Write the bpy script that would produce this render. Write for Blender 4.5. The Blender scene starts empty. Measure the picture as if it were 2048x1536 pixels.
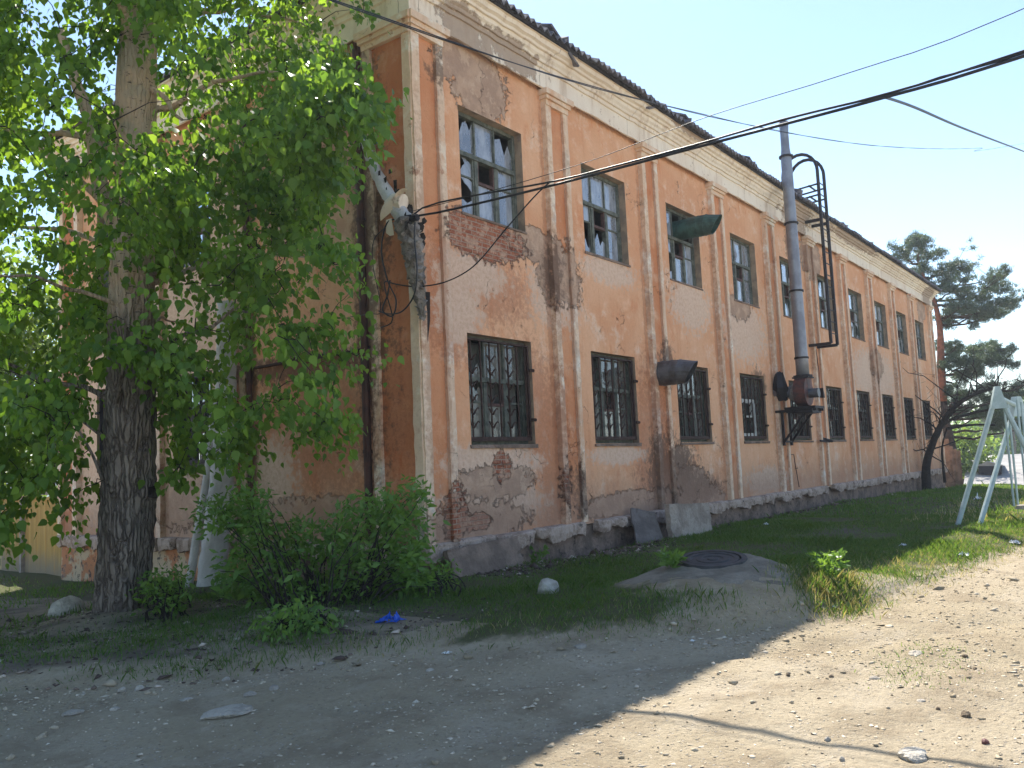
import bpy, math, random
import numpy as np
from mathutils import Vector, Matrix
R_ = math.radians
sc = bpy.context.scene
COL = sc.collection
random.seed(7)
RNG = np.random.default_rng(11)

# ---------------------------------------------------------------- camera
CAM = np.array([-9.126, -8.524, 0.534]); YAW, PITCH, ROLL, FPX = R_(36.971), R_(5.364), R_(-2.574), 1706.95
def _basis():
    F = np.array([math.cos(YAW)*math.cos(PITCH), math.sin(YAW)*math.cos(PITCH), math.sin(PITCH)])
    R = np.array([math.sin(YAW), -math.cos(YAW), 0.]); U = np.cross(R, F)
    c, s = math.cos(ROLL), math.sin(ROLL)
    return c*R+s*U, -s*R+c*U, F
CR, CU, CF = _basis()
def ray(px, py): return CF + CR*(px-1024)/FPX - CU*(py-768)/FPX
def at(px, py, d): return CAM + ray(px, py)*d                  # point at forward distance d
def ap(px, py, ax, val):                                       # point on the plane axis = val
    r = ray(px, py); return CAM + r*((val-CAM[ax])/r[ax])
def proj(P):
    d = np.asarray(P)-CAM; z = d@CF
    return 1024+FPX*(d@CR)/z, 768-FPX*(d@CU)/z
cam = bpy.data.cameras.new('camera'); camo = bpy.data.objects.new('camera', cam); COL.objects.link(camo)
cam.sensor_width = 36; cam.lens = FPX/2048*36; cam.clip_end = 3000; cam.clip_start = .05
M = Matrix([[CR[i], CU[i], -CF[i], CAM[i]] for i in range(3)]+[[0, 0, 0, 1]]); camo.matrix_world = M
sc.camera = camo
# ---------------------------------------------------------------- sky and sun
SUN = np.array([6.5, 4.9, 9.3]); SUN /= np.linalg.norm(SUN)
EL = math.asin(SUN[2]); AZ = math.atan2(SUN[0], SUN[1])
w = bpy.data.worlds.new('World'); sc.world = w; w.use_nodes = True
wn = w.node_tree; bg = wn.nodes['Background']
sky = wn.nodes.new('ShaderNodeTexSky'); sky.sky_type = 'NISHITA'; sky.sun_disc = False
sky.sun_elevation = EL; sky.sun_rotation = AZ; sky.air_density = 1.0; sky.dust_density = .15; sky.ozone_density = 1.6
wn.links.new(sky.outputs[0], bg.inputs[0]); bg.inputs[1].default_value = 0.11
sl = bpy.data.lights.new('sun', 'SUN'); sl.energy = 4.9; sl.angle = R_(.53); sl.color = (1, .95, .86)
so = bpy.data.objects.new('sun', sl); COL.objects.link(so)
so.rotation_euler = Vector(SUN).to_track_quat('Z', 'Y').to_euler(); so.location = (10, 8, 30)
sc.view_settings.view_transform = 'Standard'; sc.view_settings.look = 'None'
sc.view_settings.exposure = 1.2; sc.view_settings.gamma = 1
sc.cycles.max_bounces = 8; sc.cycles.transparent_max_bounces = 16

# ---------------------------------------------------------------- node materials
class NT:
    def __init__(s, name):
        s.m = bpy.data.materials.new(name); s.m.use_nodes = True; s.t = s.m.node_tree
        s.t.nodes.clear(); s.out = s.t.nodes.new('ShaderNodeOutputMaterial')
        s.geo = s.t.nodes.new('ShaderNodeNewGeometry'); s.P = s.geo.outputs['Position']
    def put(s, sock, v):
        if hasattr(v, 'is_output'): s.t.links.new(v, sock)
        else:
            if sock.type == 'RGBA' and not hasattr(v, '__len__'): v = (v, v, v, 1)
            if sock.type == 'RGBA' and len(v) == 3: v = (*v, 1)
            sock.default_value = v
    def node(s, ty, ins={}, **kw):
        n = s.t.nodes.new(ty)
        for k, v in kw.items(): setattr(n, k, v)
        for k, v in ins.items(): s.put(n.inputs[k], v)
        return n
    def vec(s, v, sc_): return s.node('ShaderNodeVectorMath', {0: v, 1: sc_}, operation='MULTIPLY').outputs[0]
    def noise(s, sc_=5, det=4, vec=None, rough=.55, dist=0):
        return s.node('ShaderNodeTexNoise', {'Vector': vec or s.P, 'Scale': sc_, 'Detail': det, 'Roughness': rough, 'Distortion': dist}).outputs[0]
    def voro(s, sc_, feature='F1', vec=None, out='Distance', rnd=1):
        return s.node('ShaderNodeTexVoronoi', {'Vector': vec or s.P, 'Scale': sc_, 'Randomness': rnd}, feature=feature).outputs[out]
    def m_(s, op, a, b=0, clamp=False): return s.node('ShaderNodeMath', {0: a, 1: b}, operation=op, use_clamp=clamp).outputs[0]
    def step(s, v, a, b, o0=0, o1=1):
        return s.node('ShaderNodeMapRange', {0: v, 1: a, 2: b, 3: o0, 4: o1}, interpolation_type='SMOOTHSTEP').outputs[0]
    def mix(s, f, a, b, bt='MIX'):
        n = s.node('ShaderNodeMix', data_type='RGBA', blend_type=bt)
        s.put(n.inputs[0], f); s.put(n.inputs[6], a); s.put(n.inputs[7], b); return n.outputs[2]
    def attr(s, name): return s.node('ShaderNodeAttribute', attribute_name=name).outputs['Fac']
    def xyz(s, v=None):
        n = s.node('ShaderNodeSeparateXYZ', {0: v or s.P}); return n.outputs
    def bump(s, h, dist=.01, st=1.0, nrm=None):
        i = {'Height': h, 'Distance': dist, 'Strength': st}
        if nrm: i['Normal'] = nrm
        return s.node('ShaderNodeBump', i).outputs[0]
    def bsdf(s, color, rough=.8, normal=None, metal=0, spec=.3, **kw):
        i = {'Base Color': color, 'Roughness': rough, 'Metallic': metal, 'Specular IOR Level': spec}
        i.update(kw)
        if normal: i['Normal'] = normal
        return s.node('ShaderNodeBsdfPrincipled', i).outputs[0]
    def done(s, sh): s.t.links.new(sh, s.out.inputs['Surface']); return s.m

def mat_simple(name, col, rough=.7, metal=0, var=.25, scale=6, bump=.004, spec=.3, col2=None, thr=.5):
    n = NT(name); a = n.noise(scale, 5)
    c2 = col2 or tuple(c*(1-var) for c in col)
    c = n.mix(n.step(a, thr-.12, thr+.12), c2, col)
    c = n.mix(n.step(n.noise(scale*9, 3), .35, .7, 0, .35), c, tuple(x*.7 for x in col))
    return n.done(n.bsdf(c, rough, n.bump(n.noise(scale*5, 5), bump), metal, spec))

def plaster(name, base1, base2, trim=False):
    n = NT(name); P = n.P
    big = n.noise(.55, 3); mid = n.noise(2.3, 5, rough=.6); fine = n.noise(14, 6, rough=.65); edge = n.noise(5.5, 7, rough=.7, dist=.1)
    streak = n.noise(1.0, 5, n.vec(P, (5, 5, .45)), .6)
    c = n.mix(n.step(big, .38, .62), base1, base2)
    c = n.mix(n.step(mid, .5, .72, 0, .55), c, (base1[0]*1.13, base1[1]*1.28, base1[2]*1.4))
    c = n.mix(n.step(streak, .52, .75, 0, .35), c, (base2[0]*.82, base2[1]*.66, base2[2]*.52))
    wa = n.noise(1.15, 9, rough=.74); wb = n.noise(1.7, 9, n.vec(P, (1.2, 1.2, .6)), .76, .3)
    c = n.mix(n.step(wa, .52, .66, 0, .65), c, (min(1, base1[0]*1.04), base1[1]*1.38, base1[2]*1.75))
    c = n.mix(n.step(wb, .53, .66, 0, .7), c, (base2[0]*.93, base2[1]*.72, base2[2]*.58))
    c = n.mix(n.step(fine, .35, .7, .0, .22), c, (base1[0]*.7, base1[1]*.62, base1[2]*.58))
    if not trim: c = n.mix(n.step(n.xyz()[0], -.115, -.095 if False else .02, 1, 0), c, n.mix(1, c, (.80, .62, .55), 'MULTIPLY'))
    e = n.m_('MULTIPLY', n.m_('SUBTRACT', edge, .5), 2.2)
    e2 = n.m_('MULTIPLY', n.m_('SUBTRACT', n.noise(7, 7, rough=.7), .5), 2.4)
    def mask(att, k=1.0, ee=None, w_=.05):
        v = n.m_('ADD', n.m_('SUBTRACT', n.attr(att), 1), n.m_('MULTIPLY', ee or e, k)); return n.step(v, -w_, w_)
    z = n.xyz()[2]
    rain = n.mix(n.mix(n.step(n.noise(9, 6), .4, .6), (.40, .245, .175), (.30, .20, .15)), (.22, .15, .12), n.step(mid, .5, .7))
    red = n.mix(n.step(fine, .4, .6), (.42, .15, .075), (.33, .115, .06))
    c = n.mix(n.m_('MULTIPLY', mask('redd', 1.1, e2, .35), .5), c, red)
    pale_c = n.mix(n.step(fine, .4, .65), (.74, .56, .43), (.64, .45, .33))
    c = n.mix(n.m_('MULTIPLY', mask('pale', 1.2, e2, .25), .8), c, pale_c)
    gr = mask('gray', .8)
    grc = n.mix(n.step(mid, .42, .62), (.42, .275, .195), (.54, .36, .25))
    grc = n.mix(n.step(n.noise(3.5, 6, rough=.7), .52, .6, 0, .75), grc, (.60, .42, .30))
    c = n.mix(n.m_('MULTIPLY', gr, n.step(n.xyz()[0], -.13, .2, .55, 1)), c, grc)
    br = mask('brick', .75, e2)
    px = n.xyz()
    bv = n.node('ShaderNodeCombineXYZ', {0: n.m_('ADD', px[0], px[1]), 1: px[2], 2: 0}).outputs[0]
    bt = n.node('ShaderNodeTexBrick', {'Vector': bv, 'Color1': (.36, .11, .055, 1), 'Color2': (.27, .085, .05, 1), 'Mortar': (.42, .30, .23, 1),
                'Scale': 1, 'Mortar Size': .011, 'Brick Width': .26, 'Row Height': .077, 'Bias': -.1, 'Mortar Smooth': .3})
    bc = n.mix(n.step(fine, .42, .62, 0, .6), bt.outputs[0], (.42, .22, .14)); bc = n.mix(n.step(n.noise(4.5, 7, rough=.72), .5, .56, 0, .9), bc, (.52, .33, .23))
    c = n.mix(br, c, bc)
    c = n.mix(n.m_('MULTIPLY', mask('line', 1.0, e2, .3), .42), c, (.36, .155, .08))  # rusty stain mixed with painted contact shade beside pilasters and below the frieze
    dk = mask('dark', 1.2, e2, .3)
    c = n.mix(n.m_('MULTIPLY', dk, .75), c, n.mix(mid, (.16, .09, .06), (.10, .07, .055)))
    # grime towards the plinth, hairline cracks
    if not trim:
        low = n.step(n.m_('ADD', z, n.m_('MULTIPLY', e, .45)), -.55, .55, 1, 0)
        c = n.mix(n.m_('MULTIPLY', low, .62), c, (.36, .215, .15))
    cr = n.step(n.voro(.75, 'DISTANCE_TO_EDGE', n.node('ShaderNodeVectorMath', {0: P, 1: n.node('ShaderNodeTexNoise', {'Vector': P, 'Scale': 3, 'Detail': 4}).outputs[1]}, operation='ADD').outputs[0]), .0, .006, 1, 0)
    cr = n.m_('MULTIPLY', cr, n.step(n.noise(.8, 2), .55, .62))
    c = n.mix(n.m_('MULTIPLY', cr, .7), c, (.12, .07, .05))
    pit = n.step(n.voro(5, 'F1'), .02, .06, 1, 0)
    pit = n.m_('MULTIPLY', pit, n.step(n.noise(1.7, 2), .55, .65))
    c = n.mix(n.m_('MULTIPLY', pit, .6), c, (.2, .12, .09))
    if trim:
        ch = n.step(n.noise(3.2, 8, rough=.72), .62, .65)
        c = n.mix(n.m_('MULTIPLY', ch, .85), c, (.46, .24, .15))
        c = n.mix(n.m_('MULTIPLY', n.step(n.noise(1.4, 6, rough=.7), .56, .68), .45), c, (.38, .28, .22))
    h = n.m_('ADD', n.m_('MULTIPLY', gr, -.8), n.m_('MULTIPLY', br, -1.6))
    h = n.m_('ADD', h, n.m_('MULTIPLY', n.m_('MULTIPLY', br, bt.outputs[1]), -.8))
    h = n.m_('ADD', h, n.m_('MULTIPLY', fine, .28)); h = n.m_('ADD', h, n.m_('MULTIPLY', mid, .9))
    h = n.m_('ADD', h, n.m_('MULTIPLY', n.noise(60, 3), .07)); h = n.m_('SUBTRACT', h, n.m_('MULTIPLY', cr, .5)); h = n.m_('SUBTRACT', h, n.m_('MULTIPLY', pit, .5))
    return n.done(n.bsdf(c, .92, n.bump(h, .05, 1), spec=.15))

MT = {}
MT['wall'] = plaster('peach_plaster', (.80, .455, .27), (.74, .37, .20))
MT['trim'] = plaster('cream_trim', (.82, .63, .46), (.75, .53, .37), True)
MT['panel'] = plaster('pilaster_panel', (.70, .34, .18), (.62, .255, .12))

def mat_cornice():
    n = NT('cornice_paint'); P = n.P
    c = n.mix(n.step(n.noise(.7, 4), .4, .62), (.80, .68, .55), (.87, .77, .64))
    st = n.noise(1, 5, n.vec(P, (4, 4, .7)), .65)
    c = n.mix(n.step(st, .5, .72, 0, .6), c, (.50, .36, .25))
    gr = n.step(n.m_('ADD', n.m_('SUBTRACT', n.attr('gray'), 1), n.m_('MULTIPLY', n.m_('SUBTRACT', n.noise(4, 7, rough=.7), .5), 2.2)), -.1, .1)
    c = n.mix(n.m_('MULTIPLY', gr, .85), c, n.mix(n.noise(7, 5), (.30, .22, .17), (.46, .34, .25)))
    seam = n.step(n.noise(6, 6, rough=.7), .62, .66)
    c = n.mix(n.m_('MULTIPLY', seam, .6), c, (.36, .24, .17))
    jx = n.m_('PINGPONG', n.m_('ADD', n.m_('ADD', n.xyz()[0], n.xyz()[1]), n.m_('MULTIPLY', n.noise(3, 3), .1)), 1.6)
    jt = n.m_('MULTIPLY', n.step(jx, 0, .012, 1, 0), .6)
    c = n.mix(jt, c, (.2, .14, .1))
    h = n.m_('ADD', n.noise(10, 6), n.m_('ADD', n.m_('MULTIPLY', gr, -.7), n.m_('MULTIPLY', jt, -1)))
    return n.done(n.bsdf(c, .9, n.bump(h, .02, .8), spec=.15))
MT['cornice'] = mat_cornice()

def mat_ledge():
    n = NT('broken_concrete_ledge'); 
    c = n.mix(n.step(n.noise(3, 6, rough=.7), .42, .6), (.56, .43, .35), (.36, .26, .205))
    c = n.mix(n.step(n.noise(11, 7, rough=.7), .5, .58, 0, .7), c, (.60, .47, .40))
    c = n.mix(n.step(n.noise(5, 6, rough=.75), .58, .64, 0, .85), c, (.12, .095, .085))
    return n.done(n.bsdf(c, .95, n.bump(n.noise(16, 8, rough=.7), .05, 1), spec=.1))
MT['ledge'] = mat_ledge()
def mat_plinth():
    n = NT('plinth_plaster')
    c = n.mix(n.step(n.noise(2, 6, rough=.7), .42, .6), (.30, .21, .165), (.17, .125, .10))
    y = n.xyz()
    far = n.step(y[1], 3.6, 4.6)
    lc = n.mix(n.step(n.noise(1.4, 6, rough=.65), .47, .53), (.62, .47, .31), (.56, .25, .13))
    lc = n.mix(n.step(n.noise(3, 7, rough=.7), .55, .6, 0, .8), lc, (.27, .2, .16))
    c = n.mix(far, c, lc)
    c = n.mix(n.step(n.noise(6, 6, rough=.75), .56, .62, 0, .8), c, (.07, .055, .05))
    return n.done(n.bsdf(c, .95, n.bump(n.noise(9, 8, rough=.7), .05, 1), spec=.1))
MT['plinth'] = mat_plinth()
MT['reveal'] = mat_simple('window_reveal', (.40, .29, .20), .9, var=.4, scale=4, col2=(.24, .18, .135))
MT['wood'] = mat_simple('weathered_window_wood', (.155, .165, .135), .75, var=.5, scale=9, col2=(.075, .085, .07))
MT['woodred'] = mat_simple('brown_vent_sash', (.13, .07, .06), .75, var=.4, scale=9)
MT['woodwhite'] = mat_simple('white_window_wood', (.62, .62, .58), .6, var=.2, scale=9)
MT['rust'] = mat_simple('rusty_iron', (.075, .04, .032), .7, .3, .5, 14, .006)
MT['iron'] = mat_simple('dark_iron', (.035, .03, .034), .6, .4, .4, 10, .003)
MT['zinc'] = mat_simple('galvanised_pipe', (.30, .31, .34), .48, .55, .3, 3, .004, col2=(.22, .22, .25))
MT['duct'] = mat_simple('grey_duct', (.16, .17, .19), .5, .5, .4, 4, .008, col2=(.09, .085, .085))
MT['greenduct'] = mat_simple('green_painted_duct', (.06, .13, .11), .5, .1, .4, 6, .004, col2=(.035, .07, .06))
MT['fanred'] = mat_simple('red_oxide_metal', (.15, .055, .045), .6, .2, .5, 7, .006, col2=(.06, .04, .04))
MT['canvas'] = mat_simple('grey_canvas_wrap', (.34, .34, .33), .95, 0, .35, 8, .03, col2=(.20, .19, .185))
MT['wrap'] = mat_simple('pipe_insulation', (.62, .59, .56), .85, 0, .3, 2.5, .03, col2=(.48, .455, .43))
MT['tar'] = mat_simple('torn_tar_wrap', (.36, .32, .285), .9, 0, .5, 7, .05, col2=(.15, .13, .115))
MT['cable'] = mat_simple('black_cable', (.018, .018, .022), .45, 0, .2, 8, .001, .4)
MT['downpipe'] = mat_simple('rusty_downpipe', (.12, .055, .042), .7, .2, .4, 5, .006, col2=(.07, .04, .035))
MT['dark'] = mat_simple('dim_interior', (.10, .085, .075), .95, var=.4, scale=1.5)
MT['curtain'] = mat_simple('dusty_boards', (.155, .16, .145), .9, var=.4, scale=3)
MT['paint'] = mat_simple('pale_turquoise_paint', (.42, .53, .54), .5, 0, .15, 6, .003, .4, col2=(.33, .44, .44))
MT['slab'] = mat_simple('stained_concrete', (.29, .21, .165), .93, 0, .4, 3, .03, .1, col2=(.17, .125, .10))
MT['slab2'] = mat_simple('light_concrete', (.42, .35, .29), .93, 0, .3, 3, .03, .1, col2=(.28, .225, .185))
MT['sheet'] = mat_simple('grey_asbestos_sheet', (.21, .18, .165), .9, 0, .35, 3, .02, .1)
MT['castiron'] = mat_simple('manhole_iron', (.06, .062, .065), .6, .4, .4, 9, .005)
MT['mound'] = mat_simple('worn_asphalt', (.29, .25, .195), .95, 0, .35, 3, .06, .1, col2=(.20, .165, .125))
MT['rock'] = mat_simple('pale_stone', (.52, .46, .38), .95, 0, .35, 5, .06, .1, col2=(.34, .30, .25))
MT['rockdark'] = mat_simple('grey_stone', (.27, .235, .20), .95, 0, .35, 8, .05, .1, col2=(.17, .15, .13))
MT['clod'] = mat_simple('dry_earth_clod', (.25, .195, .14), .96, 0, .35, 9, .05, .1, col2=(.15, .115, .085))
MT['palestone'] = mat_simple('whitish_stone', (.68, .63, .55), .95, 0, .3, 4, .06, .1, col2=(.42, .38, .32))
MT['white'] = mat_simple('white_paper', (.8, .8, .78), .8, 0, .1, 8, .01)
MT['bark_pine'] = mat_simple('pine_bark_lower', (.10, .07, .055), .95, 0, .5, 5, .06, .1, col2=(.05, .04, .035))
MT['bark_red'] = mat_simple('pine_bark_upper', (.33, .14, .085), .9, 0, .4, 5, .04, .1, col2=(.20, .09, .06))
MT['bark_dark'] = mat_simple('dark_bark', (.05, .042, .038), .95, 0, .4, 8, .03, .1)
MT['fence'] = None
def mat_roof():
    n = NT('asbestos_cement_roof')
    c = n.mix(n.step(n.noise(1.2, 6, rough=.65), .42, .6), (.115, .11, .13), (.20, .19, .20))
    c = n.mix(n.step(n.noise(6, 6, rough=.7), .52, .62, 0, .7), c, (.05, .05, .058))
    return n.done(n.bsdf(c, .9, n.bump(n.noise(20, 5), .01), spec=.15))
MT['roof'] = mat_roof()
def mat_glass(name, dust, dcol, rough=.06, seed=0):
    n = NT(name)
    d = n.step(n.noise(2.2, 6, n.vec(n.P, (1, 1, .45)), .65), .35, .7, dust*.45, min(1, dust*1.4))
    dif = n.bsdf(n.mix(n.noise(5, 4), dcol, tuple(c*.7 for c in dcol)), .7, spec=.2)
    gl = n.node('ShaderNodeBsdfGlossy', {'Color': (.92, .95, 1, 1), 'Roughness': rough, 'Normal': n.bump(n.noise(1.6, 2), .012, .5)}).outputs[0]
    tr = n.node('ShaderNodeBsdfTransparent', {'Color': (.75, .8, .8, 1)}).outputs[0]
    fr = n.node('ShaderNodeFresnel', {'IOR': 1.5}).outputs[0]
    f2 = n.m_('MULTIPLY', fr, 2.6, True)
    a = n.node('ShaderNodeMixShader', {0: f2, 1: tr, 2: gl}).outputs[0]
    b = n.node('ShaderNodeMixShader', {0: d, 1: a, 2: dif}).outputs[0]
    return n.done(b)
MT['glass'] = mat_glass('dirty_sky_tinted_glass', .42, (.72, .78, .88))  # bluish dust colour also paints sky reflection into the upper panes
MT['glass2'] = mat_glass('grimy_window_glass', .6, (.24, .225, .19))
def mat_leaf(name, c1, c2, trans=.45, gloss=.35):
    n = NT(name); v = n.attr('var')
    c = n.mix(v, c1, c2)
    tc = n.mix(v, tuple(min(1, x*q) for x, q in zip(c1, (2.2, 1.9, .9))), tuple(min(1, x*q) for x, q in zip(c2, (2.0, 1.7, .8))))
    a = n.bsdf(c, .42, spec=gloss); b = n.node('ShaderNodeBsdfTranslucent', {'Color': tc}).outputs[0]
    return n.done(n.node('ShaderNodeMixShader', {0: trans, 1: a, 2: b}).outputs[0])
MT['leaf'] = mat_leaf('poplar_leaf', (.066, .15, .024), (.17, .30, .045), .52)
MT['leaf2'] = mat_leaf('shrub_leaf', (.085, .18, .04), (.15, .27, .06), .45)
MT['leaf3'] = mat_leaf('far_leaf', (.10, .17, .05), (.17, .25, .08), .5)
MT['needle'] = mat_leaf('pine_needles', (.05, .09, .07), (.10, .15, .10), .25)
MT['grass'] = mat_leaf('grass_blade', (.062, .15, .028), (.16, .23, .06), .42)
MT['drygrass'] = mat_leaf('dry_grass', (.26, .26, .13), (.42, .40, .25), .3)
def mat_bark():
    n = NT('poplar_bark'); P = n.P
    v = n.vec(P, (1, 1, .22))
    f = n.noise(16, 7, v, .68, .6); vo = n.voro(17, 'DISTANCE_TO_EDGE', n.node('ShaderNodeVectorMath', {0: n.vec(P, (1, 1, .10)), 1: n.vec(n.node('ShaderNodeTexNoise', {'Vector': P, 'Scale': 7, 'Detail': 4}).outputs[1], (.07, .07, .03))}, operation='ADD').outputs[0])
    ridge = n.step(vo, .0, .22)
    z = n.xyz()[2]
    up = n.step(n.m_('ADD', z, n.m_('MULTIPLY', n.noise(1.5, 4), 1.5)), 2.9, 4.2)
    c = n.mix(ridge, (.11, .09, .078), (.25, .21, .18)); c = n.mix(n.step(f, .42, .62, 0, .7), c, (.33, .28, .24)); c = n.mix(n.step(n.noise(2.5, 5), .45, .7, 0, .5), c, (.19, .165, .14))
    uc = n.mix(n.step(n.noise(3, 6, rough=.6), .4, .6), (.56, .41, .30), (.42, .35, .27))
    scar = n.m_('MULTIPLY', n.step(n.noise(9, 5, n.vec(P, (1, 1, 2.8)), .7), .60, .64), 1)
    uc = n.mix(scar, uc, (.09, .075, .065))
    c = n.mix(up, c, uc)
    h = n.m_('MULTIPLY', n.m_('ADD', ridge, n.m_('MULTIPLY', f, .7)), n.step(up, 0, 1, 1, .25))
    return n.done(n.bsdf(c, .95, n.bump(h, .06, 1), spec=.1))
MT['bark'] = mat_bark()
def mat_ground(name, veg):
    n = NT(name); P = n.P
    big = n.noise(.35, 4); mid = n.noise(1.6, 6, rough=.62); fine = n.noise(22, 7, rough=.7); grit = n.noise(90, 4, rough=.7)
    c = n.mix(n.step(big, .38, .62), (.41, .335, .225), (.47, .39, .275))
    c = n.mix(n.step(mid, .45, .68, 0, .7), c, (.29, .225, .15))
    c = n.mix(n.step(n.noise(1.1, 5, n.vec(P, (1, 1.8, 1)), .6), .52, .68, 0, .5), c, (.52, .44, .33))
    c = n.mix(n.step(fine, .5, .68, 0, .5), c, (.28, .22, .155)); c = n.mix(n.step(fine, .30, .44, .45, 0), c, (.60, .51, .39))
    st = n.voro(26, 'F1'); rc = n.voro(26, 'F1', out='Color')
    sm = n.m_('MULTIPLY', n.step(st, .16, .26, 1, 0), n.step(n.noise(2.2, 3), .46, .6))
    c = n.mix(n.m_('MULTIPLY', sm, .8), c, n.mix(n.xyz(rc)[0], (.20, .17, .14), (.62, .56, .48)))
    if veg:
        g = n.attr('veg')
        gm = n.step(n.m_('ADD', g, n.m_('MULTIPLY', n.m_('SUBTRACT', n.noise(2.6, 6, rough=.65), .5), 1.6)), .2, .75)
        gc = n.mix(fine, (.075, .085, .035), (.15, .145, .075))
        c = n.mix(gm, c, gc)
        dk = n.attr('soil'); c = n.mix(n.m_('MULTIPLY', n.step(n.m_('ADD', dk, n.m_('SUBTRACT', mid, .5)), .2, .8), .85), c, n.mix(fine, (.10, .08, .065), (.20, .165, .135)))
    h = n.m_('ADD', n.m_('MULTIPLY', fine, 1.0), n.m_('ADD', n.m_('MULTIPLY', mid, 2.2), n.m_('ADD', n.m_('MULTIPLY', sm, .35), n.m_('MULTIPLY', grit, .25))))
    return n.done(n.bsdf(c, .96, n.bump(h, .045, 1), spec=.08))
MT['ground'] = mat_ground('verge_soil', True); MT['road'] = mat_ground('dirt_road_soil', False)

# ---------------------------------------------------------------- mesh building
class MB:
    def __init__(s): s.v = []; s.f = []; s.n = 0; s.att = {}
    def add(s, v, f):
        v = np.asarray(v, float).reshape(-1, 3); s.v.append(v)
        s.f += [tuple(int(i)+s.n for i in q) for q in f]; s.n += len(v); return s
    def box(s, lo, hi, rz=0, c=None, wob=0, tilt=None):
        lo = np.array(lo, float); hi = np.array(hi, float)
        v = np.array([[(lo, hi)[(i >> k) & 1][k] for k in range(3)] for i in range(8)])
        if wob: v += RNG.uniform(-wob, wob, v.shape)
        if tilt is not None:
            cc = np.array(c if c is not None else (lo+hi)/2); v = (v-cc)@np.array(tilt).T+cc
        elif rz:
            cc = np.array(c if c is not None else (lo+hi)/2); a = np.array([[math.cos(rz), -math.sin(rz), 0], [math.sin(rz), math.cos(rz), 0], [0, 0, 1]]); v = (v-cc)@a.T+cc
        return s.add(v, [(0, 2, 3, 1), (4, 5, 7, 6), (0, 1, 5, 4), (2, 6, 7, 3), (0, 4, 6, 2), (1, 3, 7, 5)])
    def tube(s, pts, r, n=8, caps=True, sq=None):
        pts = np.asarray(pts, float); k = len(pts); r = np.broadcast_to(r, (k,)) if np.ndim(r) <= 1 and np.size(r) in (1, k) else r
        T = np.gradient(pts, axis=0); T /= np.linalg.norm(T, axis=1)[:, None]+1e-12
        ref = np.array([0, 0, 1.]) if abs(T[0][2]) < .9 else np.array([1., 0, 0])
        N = np.cross(T[0], ref); N /= np.linalg.norm(N); V = []
        for i in range(k):
            N = N-T[i]*(N@T[i]); N /= np.linalg.norm(N)+1e-12; B = np.cross(T[i], N)
            for j in range(n):
                a = 2*math.pi*(j+.5)/n; V.append(pts[i]+(N*math.cos(a)+B*math.sin(a))*r[i])
        F = [(i*n+j, i*n+(j+1) % n, (i+1)*n+(j+1) % n, (i+1)*n+j) for i in range(k-1) for j in range(n)]
        if caps: F += [tuple(range(n))[::-1], tuple(range((k-1)*n, k*n))]
        return s.add(V, F)
    def bar(s, a, b, wd, hd=None):
        return s.tube([a, b], np.array([wd*.7071]*2), 4)
    def build(s, name, mat, parent=None, smooth=False, **at_):
        V = np.concatenate(s.v) if s.v else np.zeros((0, 3))
        off = LOC.get(parent.name, np.zeros(3)) if parent else np.zeros(3)
        return mk(name, V-off, s.f, mat, parent, smooth, off, at_)
LOC = {}
def mk(name, V, F, mat, parent=None, smooth=False, off=np.zeros(3), attrs={}):
    me = bpy.data.meshes.new(name)
    if isinstance(F, np.ndarray):
        nf, k = F.shape; me.vertices.add(len(V)); me.vertices.foreach_set('co', np.ascontiguousarray(V, dtype=np.float32).ravel())
        me.loops.add(nf*k); me.loops.foreach_set('vertex_index', F.astype(np.int32).ravel())
        me.polygons.add(nf); me.polygons.foreach_set('loop_start', np.arange(0, nf*k, k, dtype=np.int32))
        me.update(calc_edges=True)
    else: me.from_pydata([tuple(v) for v in V], [], F); me.update()
    if smooth: me.polygons.foreach_set('use_smooth', np.ones(len(me.polygons), bool))
    for k, a in attrs.items():
        at_ = me.attributes.new(k, 'FLOAT', 'POINT'); at_.data.foreach_set('value', np.asarray(a, dtype=np.float32))
    me.materials.append(mat)
    o = bpy.data.objects.new(name, me); COL.objects.link(o)
    if parent: o.parent = parent
    LOC[o.name] = np.array(off, float)
    return o
def tag(o, label=None, cat=None, group=None, kind=None):
    if label: o['label'] = label
    if cat: o['category'] = cat
    if group: o['group'] = group
    if kind: o['kind'] = kind
    return o
def thing(name, loc, label, cat, group=None):
    o = bpy.data.objects.new(name, None); COL.objects.link(o); o.location = tuple(loc); o.empty_display_size = .2
    LOC[o.name] = np.array(loc, float); return tag(o, label, cat, group)
def sub(name, parent):      # an empty part
    return parent
def smoothstep(x, a, b):
    t = np.clip((x-a)/(b-a), 0, 1); return t*t*(3-2*t)
def snoise(x, y, s=1., seed=0):
    r = np.random.default_rng(seed); o = 0
    for i in range(7):
        a = r.uniform(0, 6.28); k = s*(1.35**i)*.8; o = o+np.sin((x*math.cos(a)+y*math.sin(a))*k+r.uniform(0, 6.28))/(1.2**i)
    return o/4
def rotm(ax, a): return np.array(Matrix.Rotation(a, 3, ax))
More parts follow.
